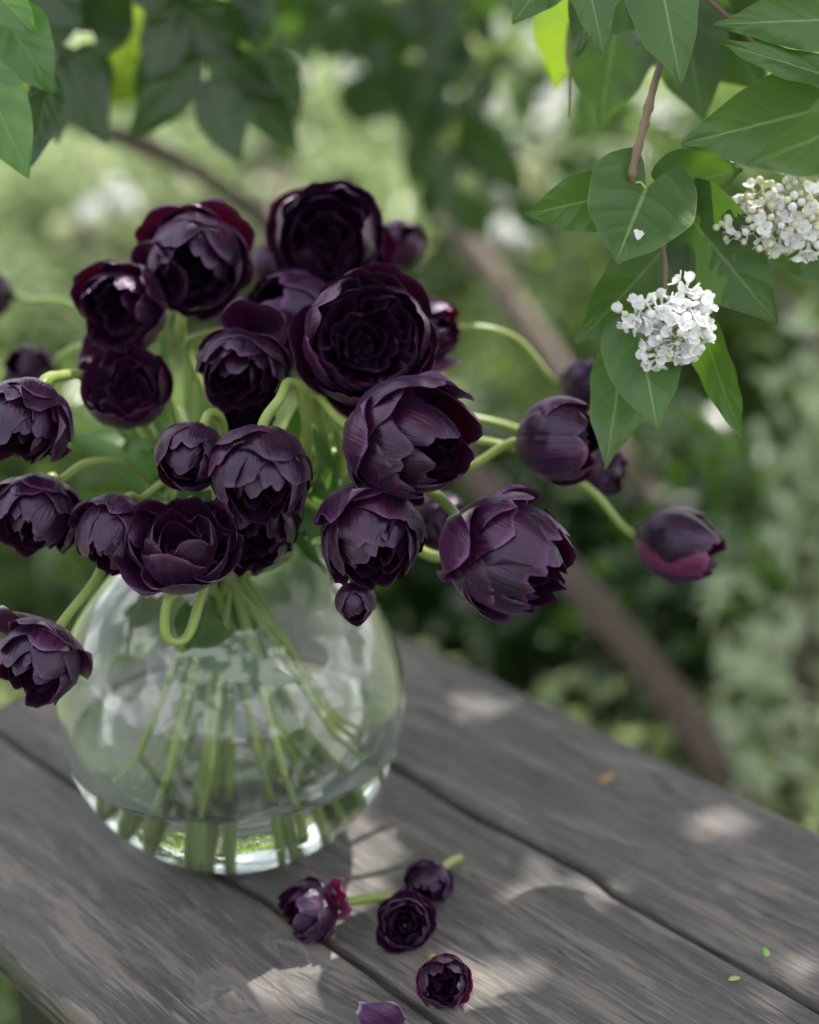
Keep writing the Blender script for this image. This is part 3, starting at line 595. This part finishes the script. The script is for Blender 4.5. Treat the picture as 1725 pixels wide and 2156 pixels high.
# branch that hangs down in front
la = thing('lilac_branch', 'lilac branch hanging by a brown twig, with heart shaped leaves and pure white cluster', 'lilac branch', PX(1400, 60, .88))
limb('twig', la, [(1440, -260, .92), (1412, 40, .89), (1375, 190, .875), (1355, 270, .868), (1332, 365, .865), (1345, 410, .875), (1395, 520, .885), (1402, 610, .885), (1408, 680, .885)], .0028, .0012, TWIG, per=14, knob=(.30, .36, .43, .5))
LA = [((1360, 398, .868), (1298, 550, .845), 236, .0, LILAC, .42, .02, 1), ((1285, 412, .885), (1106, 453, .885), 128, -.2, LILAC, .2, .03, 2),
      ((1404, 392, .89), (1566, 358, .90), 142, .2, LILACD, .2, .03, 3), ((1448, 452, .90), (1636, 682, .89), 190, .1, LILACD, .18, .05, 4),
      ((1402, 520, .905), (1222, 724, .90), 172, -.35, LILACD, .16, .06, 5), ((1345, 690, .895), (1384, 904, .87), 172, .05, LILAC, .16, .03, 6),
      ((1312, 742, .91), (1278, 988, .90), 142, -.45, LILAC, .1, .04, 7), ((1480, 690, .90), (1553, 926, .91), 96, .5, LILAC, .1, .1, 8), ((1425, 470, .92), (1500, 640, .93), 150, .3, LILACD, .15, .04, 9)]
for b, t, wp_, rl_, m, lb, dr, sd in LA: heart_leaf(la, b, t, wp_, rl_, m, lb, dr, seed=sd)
for a, b in (((1338, 385, .868), (1360, 398, .868)), ((1340, 392, .87), (1285, 412, .885)), ((1345, 400, .872), (1404, 392, .89)), ((1390, 500, .885), (1448, 452, .90)), ((1395, 520, .885), (1402, 520, .905)), ((1405, 640, .885), (1345, 690, .895)), ((1405, 660, .885), (1312, 742, .91)), ((1408, 660, .885), (1480, 690, .90))): petiole(la, a, b)
# bird dropping on the front leaf
q = []
for j, (rr, zz) in enumerate([(1, 0), (.85, .35), (.5, .55), (.05, .62)]):
    for i in range(10): a = i * .628; k = rr * (1 + .25 * math.sin(3 * a + 1)); q.append((k * math.cos(a) * .0030, k * math.sin(a) * .0034, zz * .0012))
q = np.array(q) @ frame(view(.1, .25, .95)).T + PX(1345, 493, .8465) - np.array(la.location)
mesh_obj('dropping', q, grid_faces(4, 10, 0, True), FLORET, la)

def floret_meshes():
    def petal4(open_, L=.0060, W=.0029):
        V = []; F = []; fm = []
        p, f, uv = tube([(0, 0, -.0075), (0, 0, -.003), (0, 0, 0.0)], [.00065, .0007, .0011], 6, False)
        V += list(p); F += f; fm += [0] * len(f)
        for k in range(4):
            a = k * math.pi / 2; off = len(V)
            for j in range(6):
                v = j / 5; w = W * math.sin(math.pi * min(1, v * .86 + .12)) ** .6
                el = open_ * (1 - .25 * v)                # elevation angle off the axis
                r = .0005 + L * v * math.sin(el); z = L * v * math.cos(el) + .0006 * math.sin(v * 3)
                for i in range(5):
                    u = -1 + i / 2; x = r; y = u * w; zz = z + .0009 * u * u * (1 if open_ > 1 else .4)
                    V.append(np.array([x * math.cos(a) - y * math.sin(a), x * math.sin(a) + y * math.cos(a), zz]))
            g = grid_faces(6, 5, off); F += g; fm += [0] * len(g)
        off = len(V)
        for (rr, zz) in ((.0007, .0001), (.0005, .0006), (.0001, .0007)):
            for i in range(6): V.append(np.array([rr * math.cos(i * 1.047), rr * math.sin(i * 1.047), zz]))
        g = grid_faces(3, 6, off, True); F += g; fm += [1] * len(g)
        return V, F, fm
    def bud(r):
        V = []; F = []; fm = []
        p, f, uv = tube([(0, 0, -.0075), (0, 0, -.003), (0, 0, 0)], [.0005, .00055, .0008], 6, False); V += list(p); F += f
        off = len(V); n = 12
        for j in range(8):
            a = math.pi * j / 7
            for i in range(n):
                th = 2 * math.pi * i / n; k = r * (1 - .07 * (1 if i % 3 == 0 else 0) * math.sin(a)); V.append(np.array([k * math.sin(a) * math.cos(th), k * math.sin(a) * math.sin(th), r * 1.0 - r * 1.1 * math.cos(a)]))
        F += grid_faces(8, n, off, True); return V, F, [0] * len(F)
    out = {}
    for nm, (V, F, fm), mats in (('open', petal4(1.25), [FLORET, FEYE]), ('half', petal4(.62), [FLORET, FEYE]), ('flat', petal4(1.5, .0062), [FLORET, FEYE]),
                                 ('bud', bud(.0023), [FBUD]), ('budw', bud(.0026), [FLORET]), ('budc', bud(.0025), [FBUDC])):
        me = bpy.data.meshes.new('floret_' + nm); me.from_pydata([tuple(v) for v in V], [], F)
        for m in mats: me.materials.append(m)
        me.polygons.foreach_set('material_index', fm); me.polygons.foreach_set('use_smooth', [True] * len(F)); out[nm] = me
    return out
FM = floret_meshes()
def cluster(parent, centre, blobs, weights, seed, labels=None):
    """blobs: (x, y, depth, rx px, ry px, count) - florets point outwards from the blob centre"""
    rng = np.random.default_rng(seed); C0 = PX(*centre)
    cl = bpy.data.objects.new('flower_cluster', None); COL.objects.link(cl); cl.parent = parent; cl.location = tuple(C0 - np.array(parent.location)); cl.empty_display_size = .01
    org = C0; keys = list(weights); w = np.array([weights[k] for k in keys], float); w /= w.sum(); stalks_v = []; stalks_f = []
    for (x, y, d, rx, ry, cnt) in blobs:
        B = PX(x, y, d); k = 0; pts = []
        while k < cnt and len(pts) < 4000:
            v = rng.normal(size=3); v = norm(v)
            if v[2] < -.55 and rng.random() < .5: continue            # v: right, up, to camera
            v[2] = abs(v[2]) if rng.random() < .8 else v[2]
            s = rng.uniform(.72, 1.0); p = B + (Rv * v[0] * rx + Uv * v[1] * ry - Fv * v[2] * min(rx, ry) * .8) * s * d / FPX
            if any(np.linalg.norm(p - q) < .0041 for q in pts):
                pts.append(np.array([9, 9, 9.])) ; continue
            pts.append(p); k += 1
            a = norm(p - B + rng.normal(size=3) * .003); M3 = frame(a, rng.uniform(0, 6.28))
            o = bpy.data.objects.new('floret', FM[keys[rng.choice(len(keys), p=w)]]); COL.objects.link(o); o.parent = cl
            sc_ = rng.uniform(.85, 1.12); o.matrix_local = Matrix.Translation(Vector(p - org)) @ Matrix([[*M3[r] * sc_, 0] for r in range(3)] + [[0, 0, 0, 1]])
            q, f, uv = tube([B + (p - B) * .15 - org, p - a * .0075 * sc_ - org], [.0006, .0004], 5, False); off = len(stalks_v); stalks_v += list(q); stalks_f += [tuple(i + off for i in ff) for ff in f]
    st = mesh_obj('flower_stalks', stalks_v, stalks_f, PEDI, cl); st['kind'] = 'stuff'
    return cl
cluster(la, (1405, 690, .87), [(1430, 700, .872, 66, 58, 54), (1395, 660, .874, 42, 38, 18), (1332, 665, .875, 34, 32, 13), (1395, 738, .872, 46, 32, 15), (1440, 620, .875, 16, 34, 5), (1472, 655, .875, 28, 30, 8)], {'open': .40, 'half': .34, 'flat': .16, 'budw': .05, 'bud': .05}, 3)
lb_ = thing('lilac_branch', 'lilac branch entering from the right edge with broad leaves and a cream budded flower cluster', 'lilac branch', PX(1760, 300, .9))
limb('twig', lb_, [(1900, 60, .92), (1800, 260, .91), (1760, 350, .90), (1700, 440, .90), (1640, 470, .895)], .0028, .001, TWIG)
cluster(lb_, (1640, 460, .89), [(1680, 440, .89, 66, 66, 60), (1620, 480, .89, 56, 52, 42), (1560, 470, .893, 36, 48, 28), (1600, 415, .892, 36, 36, 20), (1700, 500, .89, 50, 46, 30), (1530, 470, .893, 22, 26, 10)], {'bud': .28, 'budc': .20, 'budw': .14, 'flat': .20, 'open': .18}, 4)
LB = [((1745, 225, .86), (1438, 304, .85), 178, -.1, LILAC, .1, .03, 11), ((1850, 235, .79), (1583, 350, .76), 172, -.45, LILAC, .1, .03, 12), ((1690, 300, .91), (1522, 342, .90), 78, .3, LILACD, .1, .03, 13),
      ((1800, 40, .84), (1507, 48, .83), 118, .25, LILAC, .1, .05, 14), ((1830, 190, .84), (1522, 84, .83), 92, .75, LILAC, .1, .04, 15), ((1640, 470, .93), (1780, 600, .93), 110, .1, LILACD, .1, .03, 16)]
for b, t, wp_, rl_, m, lb, dr, sd in LB: heart_leaf(lb_, b, t, wp_ * 1.14, rl_, m, lb, dr, seed=sd)
lc = thing('lilac_branch', 'lilac branch above the top edge whose pointed leaves hang down, one glowing yellow green', 'lilac branch', PX(1400, -120, .93))
limb('twig', lc, [(1560, -300, .95), (1400, -120, .93), (1280, -60, .93), (1205, 60, .97), (1200, 150, .975), (1196, 246, .98)], .0022, .0006, TWIG)
limb('twig', lc, [(1500, -220, .93), (1470, -40, .92), (1560, 60, .95), (1625, 140, .96)], .002, .0012, TWIG)
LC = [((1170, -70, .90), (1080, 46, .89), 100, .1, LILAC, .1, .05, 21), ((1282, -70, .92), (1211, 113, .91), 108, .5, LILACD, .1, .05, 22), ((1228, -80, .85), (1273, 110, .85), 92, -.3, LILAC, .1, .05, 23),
      ((1345, -50, .88), (1234, 80, .89), 142, .2, LILAC, .1, .05, 24), ((1388, -60, .86), (1431, 171, .85), 136, .2, LILAC, .1, .05, 25), ((1232, -30, 1.05), (1166, 190, 1.08), 168, .5, BACKLIT, .1, .03, 26),
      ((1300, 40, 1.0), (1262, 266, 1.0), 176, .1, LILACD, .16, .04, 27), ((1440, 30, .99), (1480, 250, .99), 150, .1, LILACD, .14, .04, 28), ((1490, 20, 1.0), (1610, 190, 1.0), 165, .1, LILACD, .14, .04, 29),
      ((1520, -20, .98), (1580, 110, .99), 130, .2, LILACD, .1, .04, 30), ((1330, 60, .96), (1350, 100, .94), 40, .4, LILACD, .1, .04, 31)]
for b, t, wp_, rl_, m, lb, dr, sd in LC: heart_leaf(lc, b, t, wp_ * 1.14, rl_, m, lb, dr, seed=sd)

# dark bough, top left
ld = thing('leafy_bough', 'dark bough with drooping oval leaves in the top left corner', 'bough', PX(250, -60, 1.15))
limb('twig', ld, [(-200, -160, 1.12), (60, -90, 1.12), (260, -50, 1.15), (430, 20, 1.2), (560, 120, 1.25)], .004, .0015, TRUNK)
limb('twig', ld, [(60, -90, 1.12), (110, 40, 1.15), (125, 130, 1.15)], .002, .001, TRUNK); limb('twig', ld, [(260, -50, 1.15), (370, 40, 1.18), (440, 140, 1.2)], .002, .001, TRUNK)
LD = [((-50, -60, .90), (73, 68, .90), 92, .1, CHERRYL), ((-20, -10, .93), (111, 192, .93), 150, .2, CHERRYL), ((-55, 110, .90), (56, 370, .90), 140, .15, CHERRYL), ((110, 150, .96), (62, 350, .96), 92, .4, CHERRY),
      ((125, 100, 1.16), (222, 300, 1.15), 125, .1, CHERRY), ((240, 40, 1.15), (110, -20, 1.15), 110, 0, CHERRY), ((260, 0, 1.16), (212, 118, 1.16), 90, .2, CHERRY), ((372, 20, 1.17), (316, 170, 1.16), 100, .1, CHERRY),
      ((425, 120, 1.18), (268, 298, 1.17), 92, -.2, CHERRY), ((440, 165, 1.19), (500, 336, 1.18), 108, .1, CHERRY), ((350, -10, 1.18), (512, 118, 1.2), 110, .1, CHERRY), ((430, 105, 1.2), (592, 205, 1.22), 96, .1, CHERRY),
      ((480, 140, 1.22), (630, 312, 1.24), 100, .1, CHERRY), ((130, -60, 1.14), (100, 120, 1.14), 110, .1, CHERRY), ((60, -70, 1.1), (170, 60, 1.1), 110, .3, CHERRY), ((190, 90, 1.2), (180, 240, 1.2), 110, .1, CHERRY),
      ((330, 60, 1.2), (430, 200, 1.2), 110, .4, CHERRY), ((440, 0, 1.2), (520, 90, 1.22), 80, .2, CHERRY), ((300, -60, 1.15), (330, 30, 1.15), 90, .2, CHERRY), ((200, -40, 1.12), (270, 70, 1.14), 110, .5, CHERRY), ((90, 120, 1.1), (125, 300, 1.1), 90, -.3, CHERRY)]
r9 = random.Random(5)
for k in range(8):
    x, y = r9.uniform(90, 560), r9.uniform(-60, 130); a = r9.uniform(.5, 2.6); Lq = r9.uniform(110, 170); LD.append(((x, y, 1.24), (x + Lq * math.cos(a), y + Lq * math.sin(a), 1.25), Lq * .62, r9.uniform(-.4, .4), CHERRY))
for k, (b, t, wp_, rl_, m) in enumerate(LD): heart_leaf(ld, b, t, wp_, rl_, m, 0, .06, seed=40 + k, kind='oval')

# ------------------------------------------------------------ blurred boughs further back
def scatter_leaves(P, size, rng, aspect=.6, up=.35, flat=.35):
    """many folded leaf quads; P (n,3) centres"""
    n = len(P); N = rng.normal(size=(n, 3)); N[:, 2] = np.abs(N[:, 2]) + up; N /= np.linalg.norm(N, axis=1)[:, None]
    A = rng.normal(size=(n, 3)); A[:, 2] -= flat; A -= N * (A * N).sum(1)[:, None]; A /= np.linalg.norm(A, axis=1)[:, None]
    B = np.cross(N, A); s = size * rng.uniform(.6, 1.3, n); L = s[:, None]; Wd = (s * aspect / 2)[:, None]
    v0 = P - A * L * .5; v1 = P - A * L * .05 + B * Wd + N * Wd * .3; v2 = P + A * L * .5 - N * L * .12; v3 = P - A * L * .05 - B * Wd + N * Wd * .3
    V = np.stack([v0, v1, v2, v3], axis=1).reshape(-1, 3); i = np.arange(n)[:, None] * 4
    F = np.concatenate([i + np.array([[0, 1, 2]]), i + np.array([[0, 2, 3]])]); return V, F
def leaf_cloud(name, P, size, mat, parent, rng, **k):
    org = np.array(parent.location) if parent is not None else np.zeros(3)
    V, F = scatter_leaves(P, size, rng, **k); V = V - org
    me = bpy.data.meshes.new(name); me.vertices.add(len(V)); me.vertices.foreach_set('co', V.astype(np.float32).ravel())
    me.loops.add(len(F) * 3); me.loops.foreach_set('vertex_index', F.astype(np.int32).ravel()); me.polygons.add(len(F)); me.polygons.foreach_set('loop_start', np.arange(0, len(F) * 3, 3, dtype=np.int32))
    me.materials.append(mat); me.update(calc_edges=True); o = bpy.data.objects.new(name, me); COL.objects.link(o)
    if parent is not None: o.parent = parent
    return o
def bush_mat(name, a, b, trans, tcol, rough=.3, spec=.6):
    M = NT(name); g = M.n('ShaderNodeNewGeometry').outputs['Position']
    f1 = M.noise(g, 4.5, 3); f2 = M.noise(g, 38, 2)
    col = M.mix(M.ramp(M.math('ADD', M.math('MULTIPLY', f1, .5), M.math('MULTIPLY', f2, .5)), [(.42, (0, 0, 0)), (.60, (1, 1, 1))]), a, b)
    M.P(Base_Color=col, Roughness=rough); M.b.inputs['Specular IOR Level'].default_value = spec
    M.translucent(trans, tcol); return M.m
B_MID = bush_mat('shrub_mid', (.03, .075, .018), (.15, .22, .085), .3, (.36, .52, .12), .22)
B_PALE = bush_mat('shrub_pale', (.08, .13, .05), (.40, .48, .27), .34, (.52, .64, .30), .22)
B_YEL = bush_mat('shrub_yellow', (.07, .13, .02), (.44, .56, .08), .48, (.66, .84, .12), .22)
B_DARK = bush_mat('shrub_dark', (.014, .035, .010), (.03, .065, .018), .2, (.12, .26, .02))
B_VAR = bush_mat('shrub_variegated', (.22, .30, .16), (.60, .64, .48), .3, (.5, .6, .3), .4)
le = thing('leafy_bough', 'blurred dark bough hanging at the top centre behind the tulips', 'bough', PX(850, -60, 1.9))
limb('twig', le, [(700, -300, 1.9), (850, -60, 1.9), (900, 180, 1.95), (960, 420, 2.0)], .008, .003, TRUNK)
rb = random.Random(12)
for k in range(96):
    t = rb.random(); cx = 700 + 330 * rb.random() if t < .6 else 780 + 200 * rb.random(); cy = -60 + 230 * rb.random() if t < .45 else 80 + 340 * rb.random()
    cx += (cy - 100) * .35
    if any((cx - x) ** 2 + (cy - y) ** 2 < (r_ + 22) ** 2 for x, y, r_ in ((845, 48, 28), (960, 143, 34), (1018, 198, 26), (865, 209, 14), (799, 220, 14), (1011, 370, 26), (876, 88, 16))): continue
    d = 1.75 + rb.random() * .4; a = rb.uniform(.2, 2.4); Lp = rb.uniform(85, 140)
    heart_leaf(le, (cx, cy, d), (cx + Lp * math.cos(a), cy + Lp * math.sin(a), d + rb.uniform(-.03, .03)), Lp * .6, rb.uniform(-.6, .6), CHERRY, 0, .06, seed=200 + k, kind='oval', nu=7, nv=9)

SPECKS = [(632, 141, 45), (733, 154, 26), (845, 48, 28), (799, 220, 20), (865, 209, 24), (923, 44, 18), (876, 88, 22), (960, 143, 42), (993, 99, 18), (1018, 198, 26), (1044, 223, 20), (1165, 209, 44), (1150, 275, 28),
       (1073, 304, 30), (868, 304, 26), (1011, 370, 28), (1066, 399, 24), (1099, 381, 28), (1135, 351, 26), (1106, 487, 42), (1062, 490, 22), (963, 428, 26), (195, 341, 22), (246, 401, 27), (187, 445, 24), (214, 468, 20), (270, 429, 22),
       (397, 397, 26), (131, 484, 22), (1130, 90, 22), (1060, 60, 18), (1380, 230, 26), (1330, 330, 18), (1290, 280, 20), (170, 110, 24), (1145, 1465, 26), (700, 90, 16), (1440, 150, 22), (520, 150, 18), (330, 230, 22), (1220, 420, 20)]  # positions and radii of the blurred light specks
SPECKS0 = SPECKS
lf = thing('leafy_bough', 'more distant blurred bough of dark leaves spreading across the top behind the pale light specks', 'bough', PX(1000, -60, 2.9))
limb('twig', lf, [(500, -200, 2.8), (800, -20, 2.9), (1000, 120, 2.9), (1200, 180, 3.0), (1420, 380, 3.0)], .010, .004, TRUNK)
limb('twig', lf, [(1500, -260, 2.7), (1300, -20, 2.8), (1150, 160, 2.8), (1080, 330, 2.9), (960, 470, 3.0)], .009, .003, TRUNK)
limb('twig', lf, [(690, -60, 2.8), (640, 160, 2.8), (700, 330, 2.8)], .007, .003, TRUNK)
rf = random.Random(21); spots = []
while len(spots) < 150:
    cx, cy = rf.uniform(540, 1480), rf.uniform(-70, 420)
    if cy > 180 + 240 * rf.random() or mnoise.noise((cx / 130, cy / 130, 1.7)) < -.05: continue
    if any((cx - x) ** 2 + (cy - y) ** 2 < (r_ + 20) ** 2 for x, y, r_ in SPECKS0): continue
    spots.append((cx, cy)); d = rf.uniform(2.4, 2.95); a = rf.uniform(.1, 3.0); Lp = rf.uniform(50, 95)
    heart_leaf(lf, (cx, cy, d), (cx + Lp * math.cos(a), cy + Lp * math.sin(a), d + rf.uniform(-.05, .05)), Lp * .62, rf.uniform(-.9, .9), CHERRY if rf.random() < .7 else LILACD, 0, .06, seed=600 + len(spots), kind='oval', nu=5, nv=7)
# ------------------------------------------------------------ ground
GM = NT('garden_ground'); g = GM.n('ShaderNodeNewGeometry').outputs['Position']
gc = GM.mix(GM.ramp(GM.noise(g, 1.3, 5), [(.4, (0, 0, 0)), (.6, (1, 1, 1))]), (.045, .085, .025), (.12, .16, .06)); gc = GM.mix(GM.ramp(GM.noise(g, 9, 4), [(.5, (0, 0, 0)), (.7, (1, 1, 1))]), gc, (.14, .12, .09))
GM.P(Base_Color=gc, Roughness=.9); GM.bump(GM.noise(g, 30, 5), .6, .03)
gx = np.linspace(-1, 1, 61); gx = np.sign(gx) * np.abs(gx) ** 2 * 120; gy = np.linspace(-1, 1, 61); gy = np.sign(gy) * np.abs(gy) ** 2 * 120
V = [(x, y, -.75 + .05 * mnoise.noise((x * .5, y * .5, 0)) - (.02 if abs(x) < 1 and abs(y) < 1 else 0)) for y in gy for x in gx]
tag(mesh_obj('ground', V, grid_faces(61, 61), GM.m), None, None, kind='structure')
rg = np.random.default_rng(31)
# grass and low plants, thick near the view
def ground_pts(n, y0, y1, spread=.42):
    y = y0 + (y1 - y0) * rg.random(n) ** .8; x = (rg.random(n) * 2 - 1) * (y * spread + .5); return np.stack([x, y, np.full(n, -.73)], axis=1)
gp = ground_pts(60000, .6, 11); gp[:, 2] += rg.random(len(gp)) ** 1.5 * (.10 + .16 * (np.sin(gp[:, 0] * 2.1 + 1) * np.sin(gp[:, 1] * 1.3) > .1))
tag(leaf_cloud('ground_cover', gp, .055, bush_mat('ground_leaves', (.10, .16, .05), (.38, .45, .24), .36, (.50, .62, .26), .25), None, rg), 'low leafy ground cover and grass spreading behind the table', 'ground cover', kind='stuff')

def shrub(label, loc, rx, ry, rz, n, size, mat, group='shrubs behind the table', stems=4, name='shrub', stem_mat=None, aspect=.6, lumps=9, speck_n=0):
    loc = np.array([loc[0], loc[1], -.75]); T = thing(name, label, 'shrub', loc, group); r = np.random.default_rng(int(abs(loc[0] * 91 + loc[1] * 57)) + 5)
    L = r.normal(size=(lumps, 3)); L /= np.linalg.norm(L, axis=1)[:, None]; L *= r.uniform(.25, .75, (lumps, 1)); Lr = r.uniform(.32, .6, lumps)
    k = r.integers(0, lumps, n); v = r.normal(size=(n, 3)); v /= np.linalg.norm(v, axis=1)[:, None]; v *= (r.random(n) ** .4)[:, None]
    P = (L[k] + v * Lr[k][:, None]) * np.array([rx, ry, rz]) + np.array([0, 0, rz * .95]) + loc; P = P[P[:, 2] > -.74]
    leaf_cloud('foliage', P, size, mat, T, r, aspect=aspect)
    if speck_n:
        fr = P[np.argsort(P[:, 1] - .6 * P[:, 2])[:len(P) // 4]]; B = fr[r.integers(0, len(fr), speck_n)] + np.array([0, -.06, .03])
        for q8 in B:                                     # each pale clump added as a bright speck of light
            sz = r.uniform(.6, 1.25); Q = q8 + r.normal(size=(46, 3)) * np.array([.024, .024, .036]) * sz; leaf_cloud('light_speck', Q, .032, FLORET if r.random() < .6 else FBUD, T, r, aspect=.9)
    for i in range(stems):
        a = r.uniform(0, 6.28); e = loc + np.array([math.cos(a) * rx * .5, math.sin(a) * ry * .5, rz * 1.3]); q, f, uv = tube(hermite([loc + np.array([math.cos(a) * .05, math.sin(a) * .05, -.02]), (loc + e) / 2 + np.array([0, 0, .1]), e], per=6) - loc, np.linspace(.02, .006, 13), 6)
        mesh_obj('stem', q, f, stem_mat or TRUNK, T, uv)
    return T
def gxy(x, y, d): p = PX(x, y, d); return (p[0], p[1])
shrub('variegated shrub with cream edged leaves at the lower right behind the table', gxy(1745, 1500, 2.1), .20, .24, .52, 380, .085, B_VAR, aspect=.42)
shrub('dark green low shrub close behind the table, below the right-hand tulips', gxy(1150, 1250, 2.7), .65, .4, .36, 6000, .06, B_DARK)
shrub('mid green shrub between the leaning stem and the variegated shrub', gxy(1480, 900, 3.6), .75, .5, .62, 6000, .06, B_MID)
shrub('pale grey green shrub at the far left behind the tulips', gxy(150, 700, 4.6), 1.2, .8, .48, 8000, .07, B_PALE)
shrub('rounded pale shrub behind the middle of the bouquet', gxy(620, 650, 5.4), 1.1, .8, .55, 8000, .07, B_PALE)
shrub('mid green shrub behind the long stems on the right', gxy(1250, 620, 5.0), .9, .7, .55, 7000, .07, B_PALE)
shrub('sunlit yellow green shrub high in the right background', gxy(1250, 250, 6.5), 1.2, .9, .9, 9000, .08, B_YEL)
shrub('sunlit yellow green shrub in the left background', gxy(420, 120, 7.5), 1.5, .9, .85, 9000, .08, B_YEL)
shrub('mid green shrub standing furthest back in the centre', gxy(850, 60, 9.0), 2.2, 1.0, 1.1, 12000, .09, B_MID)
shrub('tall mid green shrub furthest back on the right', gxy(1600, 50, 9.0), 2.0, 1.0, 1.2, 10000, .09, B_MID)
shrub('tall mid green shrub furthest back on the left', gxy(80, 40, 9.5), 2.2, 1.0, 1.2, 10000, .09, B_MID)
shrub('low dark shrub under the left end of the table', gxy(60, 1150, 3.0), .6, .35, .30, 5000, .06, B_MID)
# pale clumps added in place of blurred specks of light through foliage
dl = thing('light_speck_bush', 'added pale clumps on stems standing in for blurred light specks through the foliage', 'lilac bush', (*gxy(850, 200, 3.5), -.75))
rp = np.random.default_rng(8)
for (x, y, r_) in SPECKS:
    d = rp.uniform(3.0, 3.7); c = PX(x, y, d) if y < 1000 else PX(x, y, 2.5); d = np.dot(c - CAM, Fv); q = c + rp.normal(size=(52, 3)) * np.array([.36, .36, .44]) * r_ * d / FPX
    leaf_cloud('light_speck', q, .036 * d / 4.5, FLORET if rp.random() < .6 else FBUD, dl, rp, aspect=.9)
for k in range(7):
    q = rp.uniform(0, len(SPECKS), 3).astype(int); b0 = np.array([dl.location[0] + rp.uniform(-.3, .3), dl.location[1], -.77]); e = PX(SPECKS[q[0]][0], SPECKS[q[0]][1], 3.5)
    v, f, uv = tube(hermite([b0, (b0 + e) / 2 + np.array([.05, 0, .1]), e], per=6) - np.array(dl.location), np.linspace(.018, .005, 13), 6); mesh_obj('stem', v, f, TRUNK, dl, uv)
# old lilac whose brown stems lean through the background; unseen leaves added overhead shade the table
old = thing('old_lilac', 'old lilac bush whose brown stems lean across the background from upper left to lower right', 'lilac bush', (1.1, 2.3, -.75))
def lean(pts, r0, r1, mat): return limb('trunk', old, pts, r0, r1, mat, n=12, per=10)
lean([(1600, 1760, 2.0), (1420, 1480, 2.02), (1230, 1250, 2.05), (1000, 1000, 2.15), (900, 860, 2.25)], .028, .022, TRUNK)
lean([(1480, 1190, 2.5), (1330, 1000, 2.5), (1080, 640, 2.6), (960, 470, 2.7), (900, 380, 2.8)], .027, .020, TRUNK2)
lean([(700, 620, 2.1), (560, 470, 2.05), (420, 365, 2.0), (300, 310, 1.95), (120, 245, 1.9), (-80, 180, 1.85)], .015, .011, TRUNK)
lean([(440, 375, 2.0), (300, 290, 1.97), (215, 270, 1.95)], .010, .007, TRUNK)
lean([(1850, 820, 3.0), (1720, 720, 3.0), (1640, 640, 3.1), (1500, 560, 3.2)], .02, .014, TRUNK)
lean([(590, -60, 4.5), (585, 150, 4.5), (575, 420, 4.4), (570, 560, 4.3)], .05, .05, TRUNK2)
# unseen leaf layer added between sun and table to shade and dapple it
rc = np.random.default_rng(77); Sx = norm(np.cross(TO_SUN, [0, 0, 1.0])); Sy = np.cross(Sx, TO_SUN); CT = np.array([.0, .95, .15])
FLECKS = [(PX(1420, 690, .87), .022), (PX(1185, 100, 1.07), .085), (PX(140, 790, .93), .03), (PX(920, 1170, .955), .045), (PX(20, 330, .90), .02), (ONZ(1480, 1750), .006), (ONZ(1300, 1850), .008),
          (ONZ(1040, 2070), .02), (ONZ(360, 1985), .018), (ONZ(720, 1640), .010), (ONZ(1000, 1500), .015), (PX(740, 1270, .93), .03), (PX(340, 840, 1.0), .04), (PX(320, 885, .99), .03), (ONZ(1120, 1890), .012), (ONZ(600, 1520), .012), (ONZ(280, 1500), .02)]
pts = []
while len(pts) < 21000:
    a, b = rc.uniform(-1.25, 1.25, 2)
    if a * a + b * b > 1.5: continue
    dd = rc.uniform(1.35, 2.3); p = CT + Sx * a + Sy * b + TO_SUN * dd
    if p[2] < .78 + max(0, .05 * p[1]): continue
    g_ = mnoise.noise((a * 7.5, b * 7.5, 3.1)) + .5 * mnoise.noise((a * 17, b * 17, 9.0))
    if g_ < -.62: continue
    if any(np.linalg.norm(np.cross(p - q, TO_SUN)) < rr + .018 for q, rr in FLECKS): continue  # gaps cut along the sun rays so flecks land on chosen spots
    pts.append(p)
leaf_cloud('shade_crown', np.array(pts), .070, LILACD, old, rc, aspect=.75)
